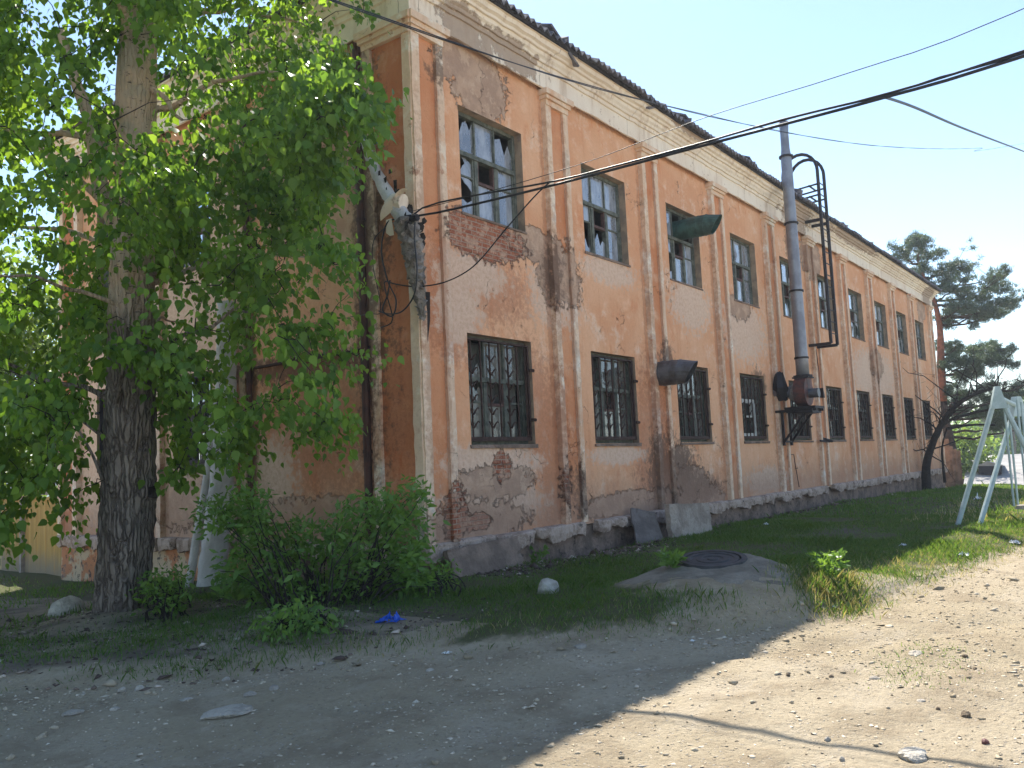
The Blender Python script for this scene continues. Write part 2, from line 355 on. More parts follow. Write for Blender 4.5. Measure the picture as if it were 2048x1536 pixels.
# ---------------------------------------------------------------- terrain
def verge_d(x, y):                    # >0 on the verge side of the road edge (metres, roughly)
    xs = [-14, -6, -5.2, -4.4, -2.8, -1.6, -.7, 1.2, 5.4, 12, 30, 60]
    ys = [2.4, -.75, -1.75, -2.3, -3.5, -4.75, -5.35, -5.95, -6.6, -8.2, -13.5, -22]
    return y-np.interp(x, xs, ys)
MH = ap(1428, 1157, 2, -.93)
VD = (MH[:2]-CAM[:2])/np.linalg.norm(MH[:2]-CAM[:2])
def height(x, y):
    x = np.asarray(x, float); y = np.asarray(y, float)
    z = -1.15-.045*np.clip(y+.5, 0, 11)-.03*np.clip(y-12, 0, 30)
    z = z-.026*np.clip(x-19, 0, 11)-.02*np.clip(x-30, 0, 8)-np.where(y < -2, .1, .1)*np.clip(x-41, 0, 60)
    z = z-.05*smoothstep(-y, 2, 6)*np.clip(x-25, 0, 22)
    d = verge_d(x, y); near = 1-smoothstep(x, 30, 45)
    z = z+(.13*smoothstep(d, -.2, 1.1)-.03)*near
    z = z+.035*snoise(x, y, 1.1, 3)*near+.018*snoise(x, y, 4.2, 5)*near
    z = z+.20*np.exp(-((x-.2)/2.0)**2)*smoothstep(d, -.05, .45)*smoothstep(-y, 2.6, 4.2)
    z = z+.012*snoise(x*1.3-y*.6, y*1.6, 6.5, 15)*near*(d < .3)-.02*near*np.exp(-((d+2.6+.2*np.sin(x*.8))/.28)**2)-.016*near*np.exp(-((d+4.1+.2*np.sin(x*.7+1))/.3)**2)
    r = np.hypot(x-MH[0], (y-MH[1])*1.1); z = z+.13*(1-smoothstep(r, .42, 1.5))+.12*((x-MH[0])*VD[0]+(y-MH[1])*VD[1])*(1-smoothstep(r, .45, 1.0))
    r = np.hypot(x-TB[0], y-TB[1]); z = z+.10*(1-smoothstep(r, .3, 1.4))
    z = z-.05*(1-smoothstep(np.abs(d+1.3+.25*np.sin(x)), 0, .45))*near*(x > -5)
    z = z-.22*np.exp(-((y-.0)/.5)**2)*smoothstep(x, 1.8, 3.0)*(1-smoothstep(x, 36, 38))*smoothstep(-y, -.3, .1)*.6
    return z
TB = at(250, 1255, 10.9); TB[2] = -1.15
def gz(x, y): return float(height(x, y))
def ongr(px, py, it=6):               # where a pixel's ray meets the terrain
    z = -1.15
    for _ in range(it): P = ap(px, py, 2, z); z = .5*z+.5*gz(P[0], P[1])
    P = ap(px, py, 2, z); P[2] = gz(P[0], P[1]); return P
def axis(a, b, fine, lo, hi, g=1.22):
    c = list(np.arange(a, b+1e-6, fine)); s = fine; x = b
    while x < hi: s *= g; x += s; c.append(x)
    s = fine; x = a
    while x > lo: s *= g; x -= s; c.insert(0, x)
    return np.array(c)
gx = np.concatenate([axis(-12, 14, .1, -500, 14), np.arange(14.25, 44, .25), axis(44, 45, .5, 44, 700)[1:]]); gx = np.unique(np.round(gx, 4))
gy = np.unique(np.round(axis(-12, 6, .1, -600, 600), 4))
GX, GY = np.meshgrid(gx, gy); GZ = height(GX, GY); D = verge_d(GX, GY)
GZ = np.maximum(GZ, -9-.004*np.hypot(GX, GY))
nx, ny = len(gx), len(gy); idx = np.arange(nx*ny).reshape(ny, nx)
quads = np.stack([idx[:-1, :-1], idx[:-1, 1:], idx[1:, 1:], idx[1:, :-1]], -1).reshape(-1, 4)
veg = np.clip(D/.8, -1.2, 1.)*1.0
veg = np.where((GX < -2.2) & (GY > -3), np.minimum(veg, .1+.25*snoise(GX, GY, 1.4, 8)), veg)
_b = ap(1575, 1225, 2, -1.0); veg = veg-1.2*np.exp(-((GX-_b[0])/.75)**2-((GY-_b[1])/.5)**2); veg = veg-1.1*np.exp(-((GX-MH[0]+.6)/1.2)**2-((GY-MH[1]+.95)/.6)**2)-.55*np.exp(-((GX-3.4)/2.2)**2-((GY+.9)/.9)**2)-1.3*np.exp(-((np.hypot(GX-MH[0], GY-MH[1]))/1.2)**2)
veg = veg-.5*(snoise(GX, GY, .9, 12) > .55)
soil = 1.1*np.exp(-((GY+.35)/.75)**2)*(GX > .2)*(GX < 37)+.9*np.exp(-((GX-3.2)/1.9)**2-((GY+.7)/.9)**2)+.7*np.exp(-((GX-8.2)/1.8)**2-((GY+3.3)/.9)**2)+.55*((GX < -1) & (GY > -2.5)&(GY<9))
fd = smoothstep(D, .25, 1.0)*(GX < 0)+(GX >= 0)
soil = soil*fd; veg = np.where(D < .3, np.minimum(veg, -.2), veg)
V = np.stack([GX, GY, GZ], -1).reshape(-1, 3)
g = mk('ground', V, quads, MT['ground'], smooth=True, attrs={'veg': veg.ravel(), 'soil': soil.ravel()}); tag(g, kind='structure')
Dj = D+.25*snoise(GX, GY, 3, 21)
keep = (Dj[:-1, :-1] < .0) & (GX[:-1, :-1] > -90) & (GX[:-1, :-1] < 60) & (D[:-1, :-1] > -45)
rq = quads[keep.ravel()]; used = np.unique(rq); remap = -np.ones(nx*ny, int); remap[used] = np.arange(len(used))
rv = V[used].copy(); rv[:, 2] += .004
rd = mk('dirt_road', rv, remap[rq], MT['road'], smooth=True); tag(rd, kind='structure')

# ---------------------------------------------------------------- the building
XS = [1.08, 4.745, 8.341, 12.007, 15.668, 19.163, 22.685, 26.234, 29.75, 33.263]; WW = 1.706
ZL, ZU, HW, HU = .854, 4.57, 1.77, 1.775
XE, YE, ZT = 36.75, 10.85, 7.45
bld = thing('building', (0, 0, -1.15), 'long two storey peach plastered building with peeling walls, cream pilasters and barred ground floor windows', 'building')
def FB(*b):  # pixel box on the long facade -> ellipse
    p = ap(b[0], (b[1]+b[3])/2, 1, 0); q = ap(b[2], (b[1]+b[3])/2, 1, 0); m = (b[0]+b[2])/2
    t = ap(m, b[1], 1, 0); u = ap(m, b[3], 1, 0); return ((p[0]+q[0])/2, (t[2]+u[2])/2, abs(q[0]-p[0])/2, abs(t[2]-u[2])/2)
def LB(*b):
    p = ap(b[0], (b[1]+b[3])/2, 0, 0); q = ap(b[2], (b[1]+b[3])/2, 0, 0); m = (b[0]+b[2])/2
    t = ap(m, b[1], 0, 0); u = ap(m, b[3], 0, 0); return ((p[1]+q[1])/2, (t[2]+u[2])/2, abs(q[1]-p[1])/2, abs(t[2]-u[2])/2)
blF = {'gray': [FB(862, 85, 1010, 180), FB(900, 130, 1010, 240), FB(870, 60, 960, 150), FB(1075, 485, 1160, 620), FB(1010, 450, 1110, 520), FB(905, 930, 1070, 1000), (1.0, -.35, 1.5, .3),
                FB(1455, 590, 1500, 640), FB(1600, 470, 1640, 560), FB(1345, 890, 1380, 930), FB(1348, 930, 1415, 985), FB(1350, 965, 1450, 1040), (6, -.35, 2., .25), FB(1740, 700, 1765, 760), FB(1835, 600, 1850, 640), (34.6, 6.4, .5, .6)],
       'brick': [FB(878, 425, 1050, 520), FB(890, 440, 990, 510), FB(925, 1025, 985, 1062), FB(985, 900, 1022, 965), (.62, -.15, .3, .5), (3.75, .15, .3, .5), FB(1215, 1030, 1245, 1050)],
       'pale': [FB(868, 500, 1010, 590), FB(885, 620, 945, 690), FB(1060, 520, 1160, 660), FB(1165, 510, 1270, 570), FB(1340, 560, 1420, 660), FB(1440, 600, 1530, 720), (.9, 3.0, .6, .5), FB(870, 890, 1080, 960), FB(1180, 890, 1290, 930), FB(1700, 700, 1790, 800), (1.6, -.1, 1.4, .4), (13.5, -.2, 1.5, .35)],
       'dark': [FB(1300, 880, 1400, 1060), FB(1085, 490, 1130, 610), (7.3, .2, .5, .9), (7.9, 2.6, .35, .5), FB(1350, 950, 1440, 1010), (13.3, 2.3, .5, .5), (16.9, 6.8, .6, .7), FB(850, 120, 880, 175), (3.9, .0, .4, .5)],
       'line': [],
       'redd': [FB(830, 540, 960, 720), FB(1000, 690, 1110, 960), (3.3, .6, .5, 1.6), (1, 3.4, 2, .6), (7, .8, .8, 1.6)]}
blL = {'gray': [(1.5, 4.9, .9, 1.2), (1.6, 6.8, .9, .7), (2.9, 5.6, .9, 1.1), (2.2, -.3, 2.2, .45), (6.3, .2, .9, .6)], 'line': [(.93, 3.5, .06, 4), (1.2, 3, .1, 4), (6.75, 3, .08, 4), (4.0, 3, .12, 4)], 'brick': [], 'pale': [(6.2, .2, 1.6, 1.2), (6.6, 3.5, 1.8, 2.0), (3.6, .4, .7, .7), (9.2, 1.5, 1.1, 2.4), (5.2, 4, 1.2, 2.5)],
       'dark': [(2.6, 2.3, 1.9, .22), (1.05, 3.8, .3, 3)], 'redd': [(2.3, 1.35, 1.7, 1.35), (7.7, -.1, .7, .4), (2.2, 1.7, 1.3, .8)]}
for _c in [(XS[i]+WW+XS[i+1])/2+.06 for i in range(9)]+[.245]: blF['line'] += [(_c-.43, 3.4+random.uniform(-.5, .5), .075, 4.3), (_c+.17, 3.3, .06, 4.2), (_c-.16, 2.8, .035, 3.5)]  # stain streaks that also paint shade into the pilaster and fillet edges
blF['line'] += [(18, 7.38, 20, .07)]  # shade under the frieze, put into the wall colour
def fields(u, z, bl):
    out = {}
    for k, L in bl.items():
        a = np.full(u.shape, -1.)
        for (cx, cz, rx, rz) in L: a = np.maximum(a, 1-np.sqrt(((u-cx)/max(rx, .05))**2+((z-cz)/max(rz, .05))**2))
        out[k] = np.clip(a, -1, 1)+1
    return out
def wall_mesh(u0, u1, z0, z1, ops, place, bl, name, step=.1, reveal=.24):
    us = np.unique(np.round(np.concatenate([np.arange(u0, u1, step), [u1]]+[[a, b] for a, b, _, _ in ops]), 4))
    zs = np.unique(np.round(np.concatenate([np.arange(z0, z1, step), [z1]]+[[c, d] for _, _, c, d in ops]), 4))
    U, Z = np.meshgrid(us, zs); n = len(us); ix = np.arange(U.size).reshape(U.shape)
    q = np.stack([ix[:-1, :-1], ix[:-1, 1:], ix[1:, 1:], ix[1:, :-1]], -1).reshape(-1, 4)
    um = ((U[:-1, :-1]+U[1:, 1:])/2).ravel(); zm = ((Z[:-1, :-1]+Z[1:, 1:])/2).ravel(); k = np.ones(len(q), bool)
    for a, b, c, d in ops: k &= ~((um > a) & (um < b) & (zm > c) & (zm < d))
    f = fields(U.ravel(), Z.ravel(), bl)
    return mk(name, place(U.ravel(), np.zeros(U.size), Z.ravel())-LOC['building'], q[k], MT['wall'], bld, attrs=f, off=LOC['building'])
placeF = lambda u, d, z: np.stack([u, d, z], -1)          # d: depth into the wall
placeL = lambda u, d, z: np.stack([d, u, z], -1)
opsF = [(x, x+WW, ZL, ZL+HW) for x in XS]+[(x, x+WW, ZU, ZU+HU) for x in XS]
opsL = [(5.22, 6.5, .74, 2.5), (8.1, 9.4, .74, 2.5), (5.22, 6.5, ZU, ZU+HU), (8.1, 9.4, ZU, ZU+HU)]
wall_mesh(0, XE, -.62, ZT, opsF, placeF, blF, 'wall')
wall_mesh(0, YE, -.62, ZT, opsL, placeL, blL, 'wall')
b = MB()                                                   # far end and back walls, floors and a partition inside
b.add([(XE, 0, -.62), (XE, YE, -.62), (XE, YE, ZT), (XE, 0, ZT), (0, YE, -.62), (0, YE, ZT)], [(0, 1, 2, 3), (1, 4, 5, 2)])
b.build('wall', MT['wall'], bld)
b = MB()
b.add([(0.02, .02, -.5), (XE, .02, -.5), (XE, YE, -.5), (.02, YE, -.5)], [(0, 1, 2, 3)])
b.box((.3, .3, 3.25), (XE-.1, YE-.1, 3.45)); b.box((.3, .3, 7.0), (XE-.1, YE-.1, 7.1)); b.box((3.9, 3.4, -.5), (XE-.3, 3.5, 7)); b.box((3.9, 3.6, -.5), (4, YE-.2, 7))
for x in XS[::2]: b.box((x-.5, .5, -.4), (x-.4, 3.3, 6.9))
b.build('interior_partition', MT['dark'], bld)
# reveals round each opening
def reveal(place, a, b_, c, d, t=.26):
    m = MB(); P = lambda u, z, dd: place(np.array([u]), np.array([dd]), np.array([z]))[0]
    e = .004
    for (u0, z0, u1, z1) in ((a, c, b_, c), (b_, c, b_, d), (b_, d, a, d), (a, d, a, c)):
        N = 8; k = []
        for i in range(N+1):
            f = i/N; u = u0+(u1-u0)*f; z = z0+(z1-z0)*f; w_ = RNG.uniform(-.012, .012)
            k += [P(u, z, -.004), P(u+(w_ if u0 == u1 else 0), z+(w_ if z0 == z1 else 0), t)]
        m.add(k, [(2*i, 2*i+1, 2*i+3, 2*i+2) for i in range(N)])
    return m
for o_, pl in [(q, placeF) for q in opsF]+[(q, placeL) for q in opsL]: reveal(pl, *o_).build('window_reveal', MT['reveal'], bld)
# dark sills (thin broken cement, chipped)
for x in XS:
    m = MB(); m.box((x-.03, -.035, ZL-.06), (x+WW+.04, .1, ZL-.006), wob=.012); m.build('sill', MT['slab'], bld); m = MB(); m.box((x-.02, -.02, ZU-.045), (x+WW+.02, .1, ZU-.006), wob=.01); m.build('sill', MT['slab'], bld)

# pilasters: a panel slab with two cream fillets, a cap under the frieze
def pil(place, c, wd, z0=-.565, z1=7.2, side=1, name='pilaster', bl=blF, pr=.05, panel=True, cap=True):
    zs = np.arange(z0, z1+.001, (z1-z0)/48); h = wd/2; fw = .15
    lv = []; lf = []; n0 = 0
    def strip(a, b_, dd, mat, nm, par, ztop=None, jag=0):
        V = []; zz = zs if ztop is None else np.arange(z0, ztop+.001, (ztop-z0)/48)
        for i, z in enumerate(zz):
            j1, j2 = RNG.uniform(-jag, jag, 2); k = RNG.uniform(-jag, jag)*.6
            V += [(a+j1, .01, z), (a+j1, -dd+k, z), (b_+j2, -dd+k, z), (b_+j2, .01, z)]
        V = np.array(V); N = len(zz)
        F = [(4*i+s, 4*i+s+1, 4*i+s+5, 4*i+s+4) for i in range(N-1) for s in range(3)]+[(4*N-4, 4*N-3, 4*N-2, 4*N-1), (3, 2, 1, 0)]
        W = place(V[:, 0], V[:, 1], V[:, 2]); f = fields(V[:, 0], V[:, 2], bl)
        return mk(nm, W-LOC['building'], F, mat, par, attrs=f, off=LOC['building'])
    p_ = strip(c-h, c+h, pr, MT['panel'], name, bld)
    strip(c-h-.012, c-h+fw, pr+.055, MT['trim'], 'fillet', p_, z1-.12, .009); strip(c+h-fw, c+h+.012, pr+.055, MT['trim'], 'fillet', p_, z1-.12, .009)
    if cap:
        m = MB()
        for (e, za, zb) in ((.02, z1-.12, z1-.02), (.06, z1-.02, z1+.05), (.1, z1+.05, z1+.158)):
            lo = place(np.array([c-h-e]), np.array([-pr-.055-e]), np.array([za]))[0]; hi = place(np.array([c+h+e]), np.array([.01]), np.array([zb]))[0]
            m.box(np.minimum(lo, hi), np.maximum(lo, hi), wob=.006)
        m.build('capital', MT['trim'], p_)
    return p_
pc = [(XS[i]+WW+XS[i+1])/2+.06 for i in range(9)]
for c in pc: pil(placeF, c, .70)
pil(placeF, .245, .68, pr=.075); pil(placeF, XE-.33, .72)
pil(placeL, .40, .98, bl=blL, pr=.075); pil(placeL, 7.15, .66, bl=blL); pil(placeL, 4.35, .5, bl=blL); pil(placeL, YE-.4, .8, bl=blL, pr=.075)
m = MB(); m.box((-.078, -.08, -.56), (-.002, -.002, 7.1)); m.build('corner_strip', MT['trim'], bld)

# cornice swept round three sides
prof = [(.10, 7.355), (.135, 7.358), (.14, 7.70), (.175, 7.705), (.18, 7.78), (.22, 7.785), (.235, 7.83), (.275, 7.87), (.285, 7.93), (.33, 7.935), (.345, 7.975), (.40, 8.0), (.42, 8.07), (.46, 8.075), (.46, 8.14), (.10, 8.145)]
def path_pts(step=.25):
    P = []
    L = [((XE, 3.), (XE, 0)), ((XE, 0), (0, 0)), ((0, 0), (0, YE)), ((0, YE), (3, YE))]
    for (a, b_) in L:
        n = max(1, int(math.dist(a, b_)/step))
        for i in range(n): P.append((a[0]+(b_[0]-a[0])*i/n, a[1]+(b_[1]-a[1])*i/n))
    P.append(L[-1][1]); return P
PP = path_pts(); V = []; 
for (x, y) in PP:
    dx = -1 if x < 1e-6 and y <= YE+1e-6 else (1 if x > XE-1e-6 else 0); dy = -1 if y < 1e-6 else (1 if y > YE-1e-6 and x < 3.1 else 0)
    j = RNG.uniform(-.008, .008)
    for (d, z) in prof: V.append((x+dx*(d+j*(d > .12)), y+dy*(d+j*(d > .12)), z+RNG.uniform(-.006, .006)+j*.5))
k = len(prof); F = [(i*k+s, i*k+s+1, (i+1)*k+s+1, (i+1)*k+s) for i in range(len(PP)-1) for s in range(k-1)]
V = np.array(V); uu = np.where(V[:, 1] < .6, V[:, 0], 99.)
gr = np.maximum(fields(uu, V[:, 2], {'gray': [FB(855, 25, 960, 110), (2.3, 7.6, 1.1, .25), (16.8, 7.7, 1.3, .5), (35.5, 7.7, .9, .5), (9, 8.1, 1., .1), (22.5, 8.0, 3, .15)]})['gray'], .38)
mk('cornice', V-LOC['building'], F, MT['cornice'], bld, off=LOC['building'], attrs={'gray': gr})

# plinth and the broken ledge above it
def plinth(place, L, step, bl, seed, dep):
    r = np.random.default_rng(seed); us = np.arange(-.05, L+.2, .12); zs = np.linspace(-2.2, -.64, 14)
    U, Z = np.meshgrid(us, zs); W = .02+.025*snoise(U, Z, 3, seed)+.02*snoise(U, Z, 9, seed+1)+dep*(snoise(U*.6, Z, 2.2, seed+2) > .5)
    ix = np.arange(U.size).reshape(U.shape); q = np.stack([ix[:-1, :-1], ix[:-1, 1:], ix[1:, 1:], ix[1:, :-1]], -1).reshape(-1, 4)
    mk('plinth', place(U.ravel(), W.ravel(), Z.ravel())-LOC['building'], q, MT['plinth'], bld, off=LOC['building'])
    u = -.16
    while u < L:
        w_ = r.uniform(.5, 1.7); e = min(u+w_, L+.1)
        if bl and r.random() < .13 and u > 3: u += w_*.45; continue
        n = max(3, int((e-u)/.06)); V = []
        drop = r.uniform(-.015, .015); out = r.uniform(.13, .19)
        ch = r.uniform(0, 9)
        for i in range(n+1):
            uu = u+(e-u)*i/n; ed = min(i, n-i)
            o = out+.022*math.sin(uu*9+ch)+r.uniform(-.014, .014)-(0.04 if ed == 0 else 0); bt = -.80+.035*math.sin(uu*5+ch)+r.uniform(-.022, .022)+(.04 if ed == 0 else 0)
            if bl and math.sin(uu*2.3+ch) > .72: bt += .07; o -= .03
            V += [(uu, .03, -.556+drop), (uu, -o+.03, -.572+drop), (uu, -o, -.60+drop+r.uniform(-.01, .01)), (uu, -o+r.uniform(-.01, .01), (bt-.6)/2), (uu, -o+.02, bt), (uu, .03, bt+.01)]
        V = np.array(V); F = [(6*i+s, 6*i+s+1, 6*i+s+7, 6*i+s+6) for i in range(n) for s in range(5)]+[(0, 5, 4, 3, 2, 1), tuple(6*n+j for j in range(6))]
        m = MB(); m.add(place(V[:, 0], V[:, 1], V[:, 2]), F); m.build('ledge_block', MT['ledge'], bld); u = e+r.uniform(.003, .02)
plinth(placeF, XE, .1, True, 4, .06); plinth(placeL, YE, .1, False, 9, .02)

# roof: corrugated sheets on all four slopes
def slope(P0, U, N, L, name):
    # P0 eave start, U along the eave, N inward; hipped ends
    rise = math.tan(R_(24)); H = (YE+1.1)/2; us = np.arange(0, L, .05); ss = np.array([0, .25, .7, 1.6, 3.2, H]); V = []; q = []
    sheet = (us/1.02).astype(int); r = np.random.default_rng(int(L*10)); jit = r.uniform(-.05, .07, 60); tl = r.uniform(0, .02, 60)
    for i, u in enumerate(us):
        smax = min(u, L-u, H)
        for j, s in enumerate(ss):
            s2 = min(s, smax); w_ = .05*math.cos(2*math.pi*u/.2)
            e = jit[sheet[i]] if j == 0 else 0
            p = P0+U*u+N*(s2-e); V.append((p[0], p[1], 8.17+s2*rise-e*.35+w_+tl[sheet[i]]+RNG.uniform(-.003, .003)))
    n = len(ss); F = [(i*n+j, (i+1)*n+j, (i+1)*n+j+1, i*n+j+1) for i in range(len(us)-1) for j in range(n-1)]
    V = np.array(V); N0 = len(V); V2 = V.copy(); V2[:, 2] -= .03
    F2 = F+[tuple(a+N0 for a in f[::-1]) for f in F]+[(i*n, i*n+N0, (i+1)*n+N0, (i+1)*n) for i in range(len(us)-1)]
    return mk(name, np.concatenate([V, V2])-LOC['building'], F2, MT['roof'], bld, off=LOC['building'])
OV = .56
rf = slope(np.array([-OV, -OV]), np.array([1., 0]), np.array([0, 1.]), XE+2*OV, 'roof')
slope(np.array([-OV, YE+OV]), np.array([0, -1.]), np.array([1., 0]), YE+2*OV, 'roof')
slope(np.array([XE+OV, -OV]), np.array([0, 1.]), np.array([-1., 0]), YE+2*OV, 'roof')
slope(np.array([XE+OV, YE+OV]), np.array([-1., 0]), np.array([0, -1.]), XE+2*OV, 'roof')
m = MB(); r = np.random.default_rng(3)                      # eave boards behind the sheets
x = -.3
while x < XE+.3:
    l_ = r.uniform(1.5, 3); m.box((x, -.50+r.uniform(0, .03), 8.075), (min(x+l_, XE+.4), -.46, 8.165), wob=.008); x += l_+.03
m.box((-.47, -.4, 8.1), (-.44, YE+.3, 8.165), wob=.005)
m.build('eave_board', MT['bark_dark'], bld)
# loose pieces of sheet and a ridge cap lying on the eave
for (px, py, w_, h_, a) in ((1130, 78, .5, .22, .5), (1312, 205, .45, .16, -.4), (1508, 322, .4, .12, .4), (1602, 384, .5, .34, .1), (1745, 492, .5, .3, .2), (1380, 232, .3, .1, .3), (1690, 446, .3, .12, -.4)):
    P = ap(px, py, 1, -.45); z = max(P[2]-.1, 8.2); m = MB()
    m.box((P[0]-w_, -.5, z), (P[0]+w_, -.15, z+.035), tilt=rotm('Y', a)@rotm('X', .5)); m.box((P[0]-w_*.5, -.45, z+.02), (P[0]+w_*.3, -.2, z+.03+h_*.5), tilt=rotm('Y', -a)@rotm('X', .3))
    m.build('loose_sheet', MT['roof'], rf)

# ---- windows
def pane_poly(m, x0, x1, z0, z1, y, mode, r):
    if mode == 'none': return
    if mode == 'full': V = [(x0, z0), (x1, z0), (x1, z1), (x0, z1)]; m.add([(a, y, b_) for a, b_ in V], [(0, 1, 2, 3)]); return
    n = r.integers(6, 10); xs = np.linspace(x0, x1, n); h = z1-z0; base = z0+h*r.uniform(.3, .85)
    if mode == 'bite':                                     # hole in the pane: glass left around it
        cx = x0+(x1-x0)*r.uniform(.15, .5); cz = z0+h*r.uniform(.35, .7); K = 12; O = []; I = []
        for i in range(K):
            a = 2*math.pi*i/K; c, s = math.cos(a), math.sin(a); t = min(abs((x1-cx if c > 0 else cx-x0)/(c+1e-9)), abs((z1-cz if s > 0 else cz-z0)/(s+1e-9)))
            O.append((cx+c*t, y, cz+s*t)); q = min(t*.95, r.uniform(.25, .6)*min(x1-x0, h)); I.append((cx+c*q, y, cz+s*q))
        m.add(O+I, [(i, (i+1) % K, K+(i+1) % K, K+i) for i in range(K)])
        return
    top = [min(z1, base+h*r.uniform(-.28, .28)) for _ in xs]
    V = [(a, y, z0) for a in xs]+[(a, y, t) for a, t in zip(xs, top)]; m.add(V, [(i, i+1, n+i+1, n+i) for i in range(n-1)])
def bars(m, place, segs, wd, y0, y1):
    for (u0, z0, u1, z1) in segs:
        lo = place(np.array([min(u0, u1)-(wd/2 if u0 == u1 else 0)]), np.array([y0]), np.array([min(z0, z1)-(wd/2 if z0 == z1 else 0)]))[0]
        hi = place(np.array([max(u0, u1)+(wd/2 if u0 == u1 else 0)]), np.array([y1]), np.array([max(z0, z1)+(wd/2 if z0 == z1 else 0)]))[0]
        m.box(np.minimum(lo, hi), np.maximum(lo, hi))
def window(place, x, z, W, H, seed, up, label=None, white=False, spec=None):
    r = np.random.default_rng(seed); L = 1.0; x1 = x+W; z1 = z+H; zt = z+H*.60; c1 = x+W*.345; c2 = x+W*.655
    m = MB(); fw = .075
    bars(m, place, [(x+.03, z, x+.03, z1), (x1-.03, z, x1-.03, z1)], fw, .15, .245)
    bars(m, place, [(x+.07, z+.03, x1-.07, z+.03), (x+.07, z1-.03, x1-.07, z1-.03)], fw, .152, .243)
    bars(m, place, [(x+.07, zt, x1-.07, zt)], .075, .125, .247)
    bars(m, place, [(c1, z+.07, c1, zt-.04), (c2, z+.07, c2, zt-.04)], .085, .148, .242)
    bars(m, place, [(c1, zt+.04, c1, z1-.07), (c2, zt+.04, c2, z1-.07)], .035, .158, .232)
    zc = z+H*.395
    bars(m, place, [(x+.07, zc, c1-.045, zc), (c2+.045, zc, x1-.07, zc)], .028, .165, .21)
    for (a, b_) in ((x+.07, c1-.045), (c2+.045, x1-.07)):      # casement stiles
        bars(m, place, [(a+.02, z+.07, a+.02, zt-.04), (b_-.02, z+.07, b_-.02, zt-.04)], .035, .163, .225)
    f = m.build('window', MT['wood'], bld)
    if label: f['label'] = label
    v = MB(); bars(v, place, [(c1+.045, z+H*.375, c2-.045, z+H*.375)], .05, .155, .235); bars(v, place, [(c1+.06, z+H*.39, c1+.06, zt-.04), (c2-.06, z+H*.39, c2-.06, zt-.04)], .03, .157, .233)
    v.build('vent_sash', MT['woodred'] if not white else MT['woodwhite'], f)
    g_ = MB(); cells = [(x+.06, c1, zt+.03, z1-.06), (c1, c2, zt+.03, z1-.06), (c2, x1-.06, zt+.03, z1-.06), (x+.08, c1-.05, zc, zt-.03), (c2+.05, x1-.08, zc, zt-.03), (x+.08, c1-.05, z+.06, zc), (c1+.04, c2-.04, z+.06, z+H*.36), (c2+.05, x1-.08, z+.06, zc)]
    modes = spec or [r.choice(['full', 'full', 'full', 'top', 'bite', 'none'], p=[.3, .2, .2, .14, .06, .1]) for _ in cells]
    for (a, b_, c, d), md in zip(cells, modes):
        q = MB(); pane_poly(q, a, b_, c, d, .19+r.uniform(-.004, .004), md, r)
        if q.n:
            V = np.concatenate(q.v); g_.add(place(V[:, 0], V[:, 1], V[:, 2]), q.f)
    if g_.n: g_.build('pane', MT['glass' if up else 'glass2'], f)
    if white:
        q = MB(); bars(q, place, [(x+.1, zt, c2, zt), (c2, z+.1, c2, zt-.05), (x+.1, z+.16, c2-.05, z+.16)], .11, .10, .118); q.build('sash', MT['woodwhite'], f)
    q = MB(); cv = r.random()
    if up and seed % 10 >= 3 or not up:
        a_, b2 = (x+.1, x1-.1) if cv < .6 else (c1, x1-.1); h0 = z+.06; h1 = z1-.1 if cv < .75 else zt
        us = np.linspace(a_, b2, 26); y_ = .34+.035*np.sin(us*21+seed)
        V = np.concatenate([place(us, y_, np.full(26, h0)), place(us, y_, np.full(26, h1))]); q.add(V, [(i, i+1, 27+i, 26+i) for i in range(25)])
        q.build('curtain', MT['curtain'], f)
    return f
specs = {0: ['top', 'full', 'top', 'bite', 'full', 'bite', 'full', 'full'], 1: ['full', 'full', 'full', 'full', 'full', 'top', 'top', 'full'], 2: ['full', 'none', 'none', 'full', 'full', 'top', 'full', 'full'], 3: ['full']*8}
lower = {0: ['top', 'full', 'full', 'top', 'none', 'full', 'full', 'top'], 2: ['full', 'full', 'full', 'none', 'full', 'none', 'none', 'full'], 3: ['full', 'full', 'full', 'none', 'full', 'none', 'none', 'full']}
wins = []
for i, x in enumerate(XS):
    window(placeF, x, ZU, WW, HU, 10+i, True, spec=specs.get(i), label='upper window with jagged broken panes' if i == 0 else None)
    wins.append(window(placeF, x, ZL, WW, HW, 30+i, False, spec=lower.get(i), white=(i == 3), label='barred window with a white painted sash' if i == 3 else None))
lw = [window(placeL, a, c, b_-a, d-c, 50+i, i > 1) for i, (a, b_, c, d) in enumerate(opsL)]
# grilles: upright bars, every other one with curled leaves
def grille(place, x, z, W, H, simple=False):
    m = MB(); P = lambda u, zz, d: place(np.array([u]), np.array([d]), np.array([zz]))[0]; y = .06
    bars(m, place, [(x+.02, z+.10, x+W-.05, z+.10)], .07, .03, .10); bars(m, place, [(x+W-.06, z+.08, x+W-.06, z+H-.1)], .04, .03, .09); bars(m, place, [(x+.02, z+H-.08, x+W-.04, z+H-.08)], .03, .03, .08)
    n = 7
    for k in range(n):
        u = x+.07+(W-.2)*k/(n-1)*.97+.06; m.tube([P(u, z+.10, y), P(u, z+H-.08, y)], .016, 6)
        if k % 2 == 0 and k < 6 or k == 0:
            for j in range(7):
                zz = z+.26+j*.215
                if zz > z+H-.25: break
                for s in (-1, 1):
                    pts = [P(u+s*(.012+.105*math.sin(t*1.5)), zz+.16*math.sin(t*1.45+.1)-(.05*t*t), y-.018-.02*t) for t in np.linspace(0, 1.15, 6)]
                    m.tube(pts, np.array([.016, .015, .013, .011, .009, .005]), 5)
    for zz in (z+.42, z+H-.5): m.tube([P(x+W-.06, zz, .02), P(x+W+.03, zz, -.02)], .028, 6)
    return m
